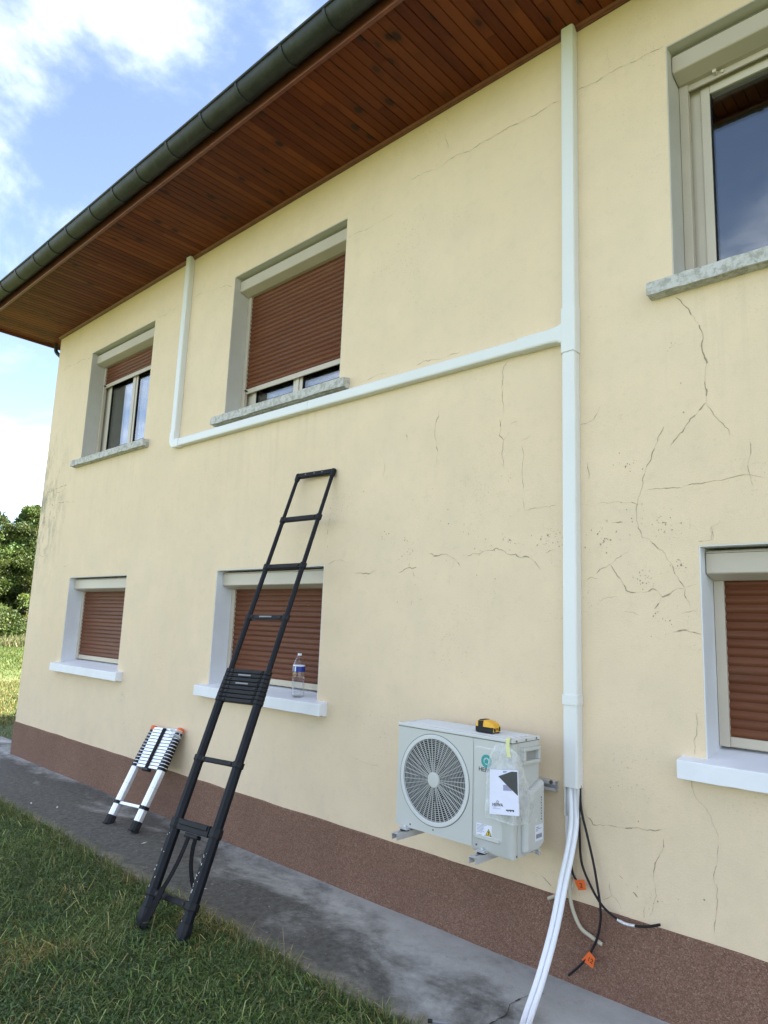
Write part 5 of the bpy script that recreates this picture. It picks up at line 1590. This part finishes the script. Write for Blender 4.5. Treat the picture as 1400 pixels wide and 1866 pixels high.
eY = np.vectorize(edge_y)
def lawn_roots(N, x0, x1, y0, y1, gap=0.0):
    x = rng.uniform(x0, x1, N); y = rng.uniform(y0, y1, N)
    grid = np.arange(-12, 5, .05); ev = eY(grid)
    e = np.interp(x, grid, ev)
    k = (y < e - gap + .012) | (x < -10.9)
    x, y = x[k], y[k]
    dens = lattice_noise(x, y, 2.2, 21)
    k = rng.random(len(x)) < .55 + .55 * dens
    return x[k], y[k]
GRASS = []
# dense short turf in front of the house
x, y = lawn_roots(270000, -8.5, -.9, -3.3, -.80)
N = len(x)
z = np.full(N, GZ - .01)
hgt = rng.gamma(4.0, .0078, N) * (.35 + 1.1 * lattice_noise(x, y, 3.6, 5)); hgt = np.clip(hgt, .008, .10)
strip_mesh('lawn_grass', np.stack([x, y, z], 1), hgt + .012, rng.gamma(4, .0011, N).clip(.0018, .009), rng.gamma(3.2, .42, N).clip(.25, 1.9), lawn_colors(x, y, N), MT['blade'])['kind'] = 'stuff'
# long limp blades lying over the turf
x, y = lawn_roots(16000, -8.0, -.9, -3.2, -.83); N = len(x)
cl = lawn_colors(x, y, N) * 1.35
strip_mesh('lawn_grass', np.stack([x, y, np.full(N, GZ + .006)], 1), rng.gamma(7, .011, N).clip(.03, .16), rng.uniform(.003, .0065, N), rng.uniform(.8, 1.7, N), cl, MT['blade'])['kind'] = 'stuff'
# wider ring for other viewpoints and the lit lawn past the gable
xa, ya = lawn_roots(26000, -15, -8.5, -5, 6)
k = ~((xa > -10.5) & (ya > -.9)); xa, ya = xa[k], ya[k]
xb, yb_ = lawn_roots(22000, -8.5, 4, -6, -3.3); xc, yc = lawn_roots(12000, -.9, 4, -3.3, -.8)
x = np.concatenate([xa, xb, xc]); y = np.concatenate([ya, yb_, yc]); N = len(x)
strip_mesh('lawn_grass', np.stack([x, y, np.full(N, GZ - .015)], 1), rng.uniform(.03, .08, N), rng.uniform(.006, .012, N), rng.gamma(2.2, .3, N).clip(.1, 1.3), lawn_colors(x, y, N), MT['blade'])['kind'] = 'stuff'
# ragged longer tufts along the broken path edge and scattered stalks
xs_, ys_ = [], []
for _ in range(760):
    cx = rng.uniform(-8.5, -.9); cy = edge_y(cx) + .022 - abs(rng.normal(0, .04)) if rng.random() < .75 else rng.uniform(-3, -.95)
    k = int(rng.integers(8, 30)); xs_.append(cx + rng.normal(0, .028, k)); ys_.append(cy - np.abs(rng.normal(0, .022, k)))
x = np.concatenate(xs_); y = np.concatenate(ys_); N = len(x)
cl = lawn_colors(x, y, N); dry = rng.random(N) < .30
cl[dry] = np.array([.30, .26, .13]) * rng.uniform(.6, 1.1, (dry.sum(), 1))
strip_mesh('edge_grass', np.stack([x, y, np.full(N, GZ - .01)], 1), rng.gamma(6, .013, N).clip(.03, .16), rng.uniform(.002, .0045, N), rng.gamma(2.5, .32, N).clip(.15, 1.6), cl, MT['blade'])['kind'] = 'stuff'
# clover and small broad leaves, as tiny flat triangles
x, y = lawn_roots(150000, -8.0, -.9, -3.2, -.85); k = lattice_noise(x, y, 1.9, 33) * .6 + lattice_noise(x, y, 6, 34) * .4 > .46; x, y = x[k], y[k]; N = len(x)
cc = np.array([[.058, .105, .034]]) * rng.uniform(.5, 1.9, (N, 1)) + np.array([[.012, .012, .0]]) * rng.random((N, 1))
strip_mesh('clover', np.stack([x, y, GZ + rng.uniform(.002, .030, N)], 1), rng.uniform(.008, .017, N), rng.uniform(.006, .013, N), rng.uniform(.7, 1.6, N), cc, MT['blade'])['kind'] = 'stuff'
# dry seed stalks standing by the path
for (sx, sy, hh, dx) in ((-2.98, -.93, .21, -.05), (-2.90, -.94, .12, .03), (-3.72, -1.28, .17, .02), (-2.62, -1.05, .10, .05), (-2.35, -1.0, .11, -.04)):
    m = MB(); m.tube(spline([(sx, sy, GZ - .01), (sx + dx * .3, sy, GZ + hh * .5), (sx + dx, sy + .01, GZ + hh)], 5), [.0014] * 10 + [.0009], 5)
    o = m.build('dry_stalk', MT['straw']); o['kind'] = 'stuff'
# dead leaves and grit on the path
m = MB()
for _ in range(110):
    x_ = rnd.uniform(-8.5, -1.5); y_ = edge_y(x_) + abs(rnd.gauss(0, .08)) + .02
    if y_ > -.03: continue
    a = rnd.uniform(0, 6.28); q = rnd.uniform(.002, .007); z_ = .004 - .010 * min(1, -y_ / .86)
    d1 = Vector((math.cos(a), math.sin(a), 0)); d2 = Vector((-d1.y, d1.x, .25))
    c = Vector((x_, y_, z_ + .003))
    m.add([c - d1 * q, c - d2 * q * .4, c + d1 * q, c + d2 * q * .5], [(0, 1, 2, 3)])
tag(m.build('path_litter', MT['post']), 'dry leaf litter and grit scattered along the path edge', None, None, 'stuff')
m = MB()
for (x_, y_) in ((-6.62, -.60), (-5.2, -.52), (-4.1, -.70), (-6.9, -.72)):
    a = rnd.uniform(0, 3); d1 = Vector((math.cos(a), math.sin(a), .1)) * .03; d2 = Vector((-d1.y, d1.x, 0)) * .28; c = Vector((x_, y_, .008))
    m.add([c - d1, c - d2, c + d1, c + d2], [(0, 1, 2, 3)])
tag(m.build('path_flakes', MT['paintspot']), 'pale paint flakes lying on the far end of the path', None, None, 'stuff')

# ------------------------------------------------------------------ far meadow, fence and trees
# visible wedge past the gable: along direction (-0.95, 0.31) from the camera
def wedge(N, r0, r1, a0=12, a1=26):
    r = np.sqrt(rng.uniform(r0 ** 2, r1 ** 2, N)); a = np.radians(rng.uniform(a0, a1, N))
    return -r * np.cos(a), -3.5 + r * np.sin(a)
def meadow(N, r0, r1, h0, h1, w, colsets, name):
    x, y = wedge(N, r0, r1); k = (x < -11) ; x, y = x[k], y[k]; n_ = len(x)
    c = np.array(colsets)[rng.integers(0, len(colsets), n_)] * rng.uniform(.75, 1.3, (n_, 1))
    z = np.where(x < -20, GZ - .11, GZ - .01 - .1 * np.clip((-x - 15) / 15, 0, 1))
    strip_mesh(name, np.stack([x, y, z], 1), rng.uniform(h0, h1, n_), rng.uniform(w * .6, w * 1.4, n_), rng.gamma(2, .3, n_).clip(.05, 1.3), c, MT['blade'])['kind'] = 'stuff'
meadow(30000, 13, 24, .05, .14, .014, [(.10, .135, .028), (.14, .15, .035), (.25, .21, .07), (.30, .25, .11), (.07, .11, .02)], 'meadow_grass')
meadow(30000, 22, 44, .06, .18, .03, [(.075, .125, .022), (.095, .14, .026), (.14, .16, .04)], 'meadow_grass')
meadow(16000, 43, 52, .30, .75, .05, [(.16, .16, .06), (.10, .13, .035), (.26, .22, .11), (.07, .10, .025)], 'tall_meadow_grass')
fn = thing('wire_fence', 'low post and wire fence in front of the trees', 'fence', (-48.3, 14.0, GZ - .1))
fpts = []
for k in range(9):
    p = Vector((-46.0 - 0.9 * k * .25, 8.0 + 1.7 * k, GZ - .15)); fpts.append(p)
    m = MB(); m.tube([p, p + Vector((rnd.uniform(-.03, .03), 0, .6)), p + Vector((rnd.uniform(-.05, .05), 0, 1.15))], [.055, .05, .045], 8); m.build('post', MT['post'], fn)
for z in (.45, .75, 1.05):
    m = MB(); m.tube([p + Vector((0, 0, z)) for p in fpts], .006, 5); m.build('wire', MT['screw'], fn)

def make_tree(name, label, loc, H, W, seed, tint, trunk_h=.5):
    r = np.random.default_rng(seed); pr = random.Random(seed)
    loc = Vector(loc)
    t = thing(name, label, 'tree', loc, 'trees at the edge of the meadow')
    m = MB(); pts = [loc + Vector((.12 * math.sin(k * 1.1 + seed), .1 * math.cos(k * 1.7 + seed), H * .86 * k / 8)) for k in range(9)]
    m.tube(pts, [.20 * H / 9 * (1 - k / 9.2) + .015 for k in range(9)], 8)
    limbs = []
    for k in range(26):
        q = .08 + .82 * k / 26; a = k * 2.4 + pr.uniform(-.4, .4)
        p0 = pts[0].lerp(pts[-1], q * .98)
        reach = W * .5 * (1 - abs(q - .33) ** 1.5 * 1.25) * pr.uniform(.65, .95)
        reach = max(reach, .35)
        p1 = p0 + Vector((math.cos(a) * reach, math.sin(a) * reach, reach * pr.uniform(.25, .75)))
        m.tube([p0, p0.lerp(p1, .55) + Vector((0, 0, .1)), p1], [.05, .03, .012], 5); limbs.append((p0, p1))
    m.build('trunk', MT['bark'], t, smooth=True)
    # crown: leaf quads in clumps hung on an uneven ovoid shell and along the limbs
    cl = []
    for p0, p1 in limbs:
        for f in (.45, .7, .9, 1.05): cl.append((p0.lerp(p1, f) + Vector((pr.uniform(-.3, .3), pr.uniform(-.3, .3), pr.uniform(-.25, .35))), pr.uniform(.38, .75)))
    for _ in range(200):
        q = pr.random() ** .85; a = pr.uniform(0, 6.283)
        rad = W * .5 * (math.sin(math.pi * min(1, .16 + q * .80)) ** .75) * pr.uniform(.55, 1.06)
        cl.append((loc + Vector((rad * math.cos(a), rad * math.sin(a), H * (.05 + .93 * q))), pr.uniform(.30, .70)))
    cl.append((loc + Vector((0, 0, H * .97)), .35)); cl.append((loc + Vector((.1, .1, H * 1.0)), .22))
    V, C = [], []
    per = 150
    for c, rad in cl:
        d = r.normal(size=(per, 3)); d /= np.linalg.norm(d, axis=1, keepdims=True)
        p = np.array(c) + d * rad * (r.random((per, 1)) ** .45) * np.array([1, 1, .8])
        sz = r.uniform(.055, .13, (per, 1))
        a1 = r.normal(size=(per, 3)); a1 /= np.linalg.norm(a1, axis=1, keepdims=True)
        a2 = np.cross(a1, r.normal(size=(per, 3))); a2 /= np.linalg.norm(a2, axis=1, keepdims=True)
        V.append(np.stack([p - a1 * sz, p - a2 * sz * .5, p + a1 * sz, p + a2 * sz * .5], 1))
        cb = np.array(tint) * r.uniform(.6, 1.5) * np.array([r.uniform(.85, 1.2), 1, r.uniform(.8, 1.1)])
        C.append(np.repeat(cb[None] * r.uniform(.75, 1.3, (per, 1)), 4, axis=0))
    V = np.concatenate(V).reshape(-1, 3); C = np.concatenate(C)
    V[:, 2] = np.maximum(V[:, 2], loc.z + .05)
    V -= np.array(loc)
    n_ = len(V) // 4
    me = bpy.data.meshes.new('crown')
    me.vertices.add(len(V)); me.vertices.foreach_set('co', V.astype(np.float32).reshape(-1))
    me.loops.add(n_ * 4); me.loops.foreach_set('vertex_index', np.arange(n_ * 4, dtype=np.int32))
    me.polygons.add(n_); me.polygons.foreach_set('loop_start', (np.arange(n_) * 4).astype(np.int32)); me.polygons.foreach_set('loop_total', np.full(n_, 4, np.int32))
    ca = me.color_attributes.new('Col', 'FLOAT_COLOR', 'POINT'); ca.data.foreach_set('color', np.concatenate([C, np.ones((len(C), 1))], 1).astype(np.float32).reshape(-1))
    me.materials.append(MT['leaf']); me.update(calc_edges=True)
    link('crown', me, t, loc)
    return t
tz = GZ - .15
TREES = [((-50.5, 11.2, tz), 8.6, 4.6, 1, (.075, .110, .028), 'leafy green tree at the left picture edge beyond the meadow'),
         ((-51.0, 15.0, tz), 9.3, 4.4, 2, (.088, .130, .032), 'bright green tree with rounded top beside the house corner'),
         ((-54.0, 13.2, tz), 9.0, 4.4, 3, (.045, .072, .020), 'darker tree standing between and behind the two front trees'),
         ((-55.0, 16.6, tz), 8.8, 4.8, 6, (.055, .082, .022), 'broad tree filling the gap behind the tree at the house corner')]
for loc, H, W, sd, tint, lab in TREES: make_tree('leafy_tree', lab, loc, H, W, sd, tint)
for k, (lx, ly, lw, lh, tint, lab) in enumerate(((-47.6, 12.3, 2.8, 2.0, (.075, .105, .025), 'low bush at the foot of the left tree behind the fence'),
                                                 (-47.9, 15.4, 2.4, 1.5, (.12, .13, .035), 'small yellow-green bush behind the fence near the house corner'))):
    make_tree('bush', lab, (lx, ly, tz), lh, lw, 20 + k, tint)
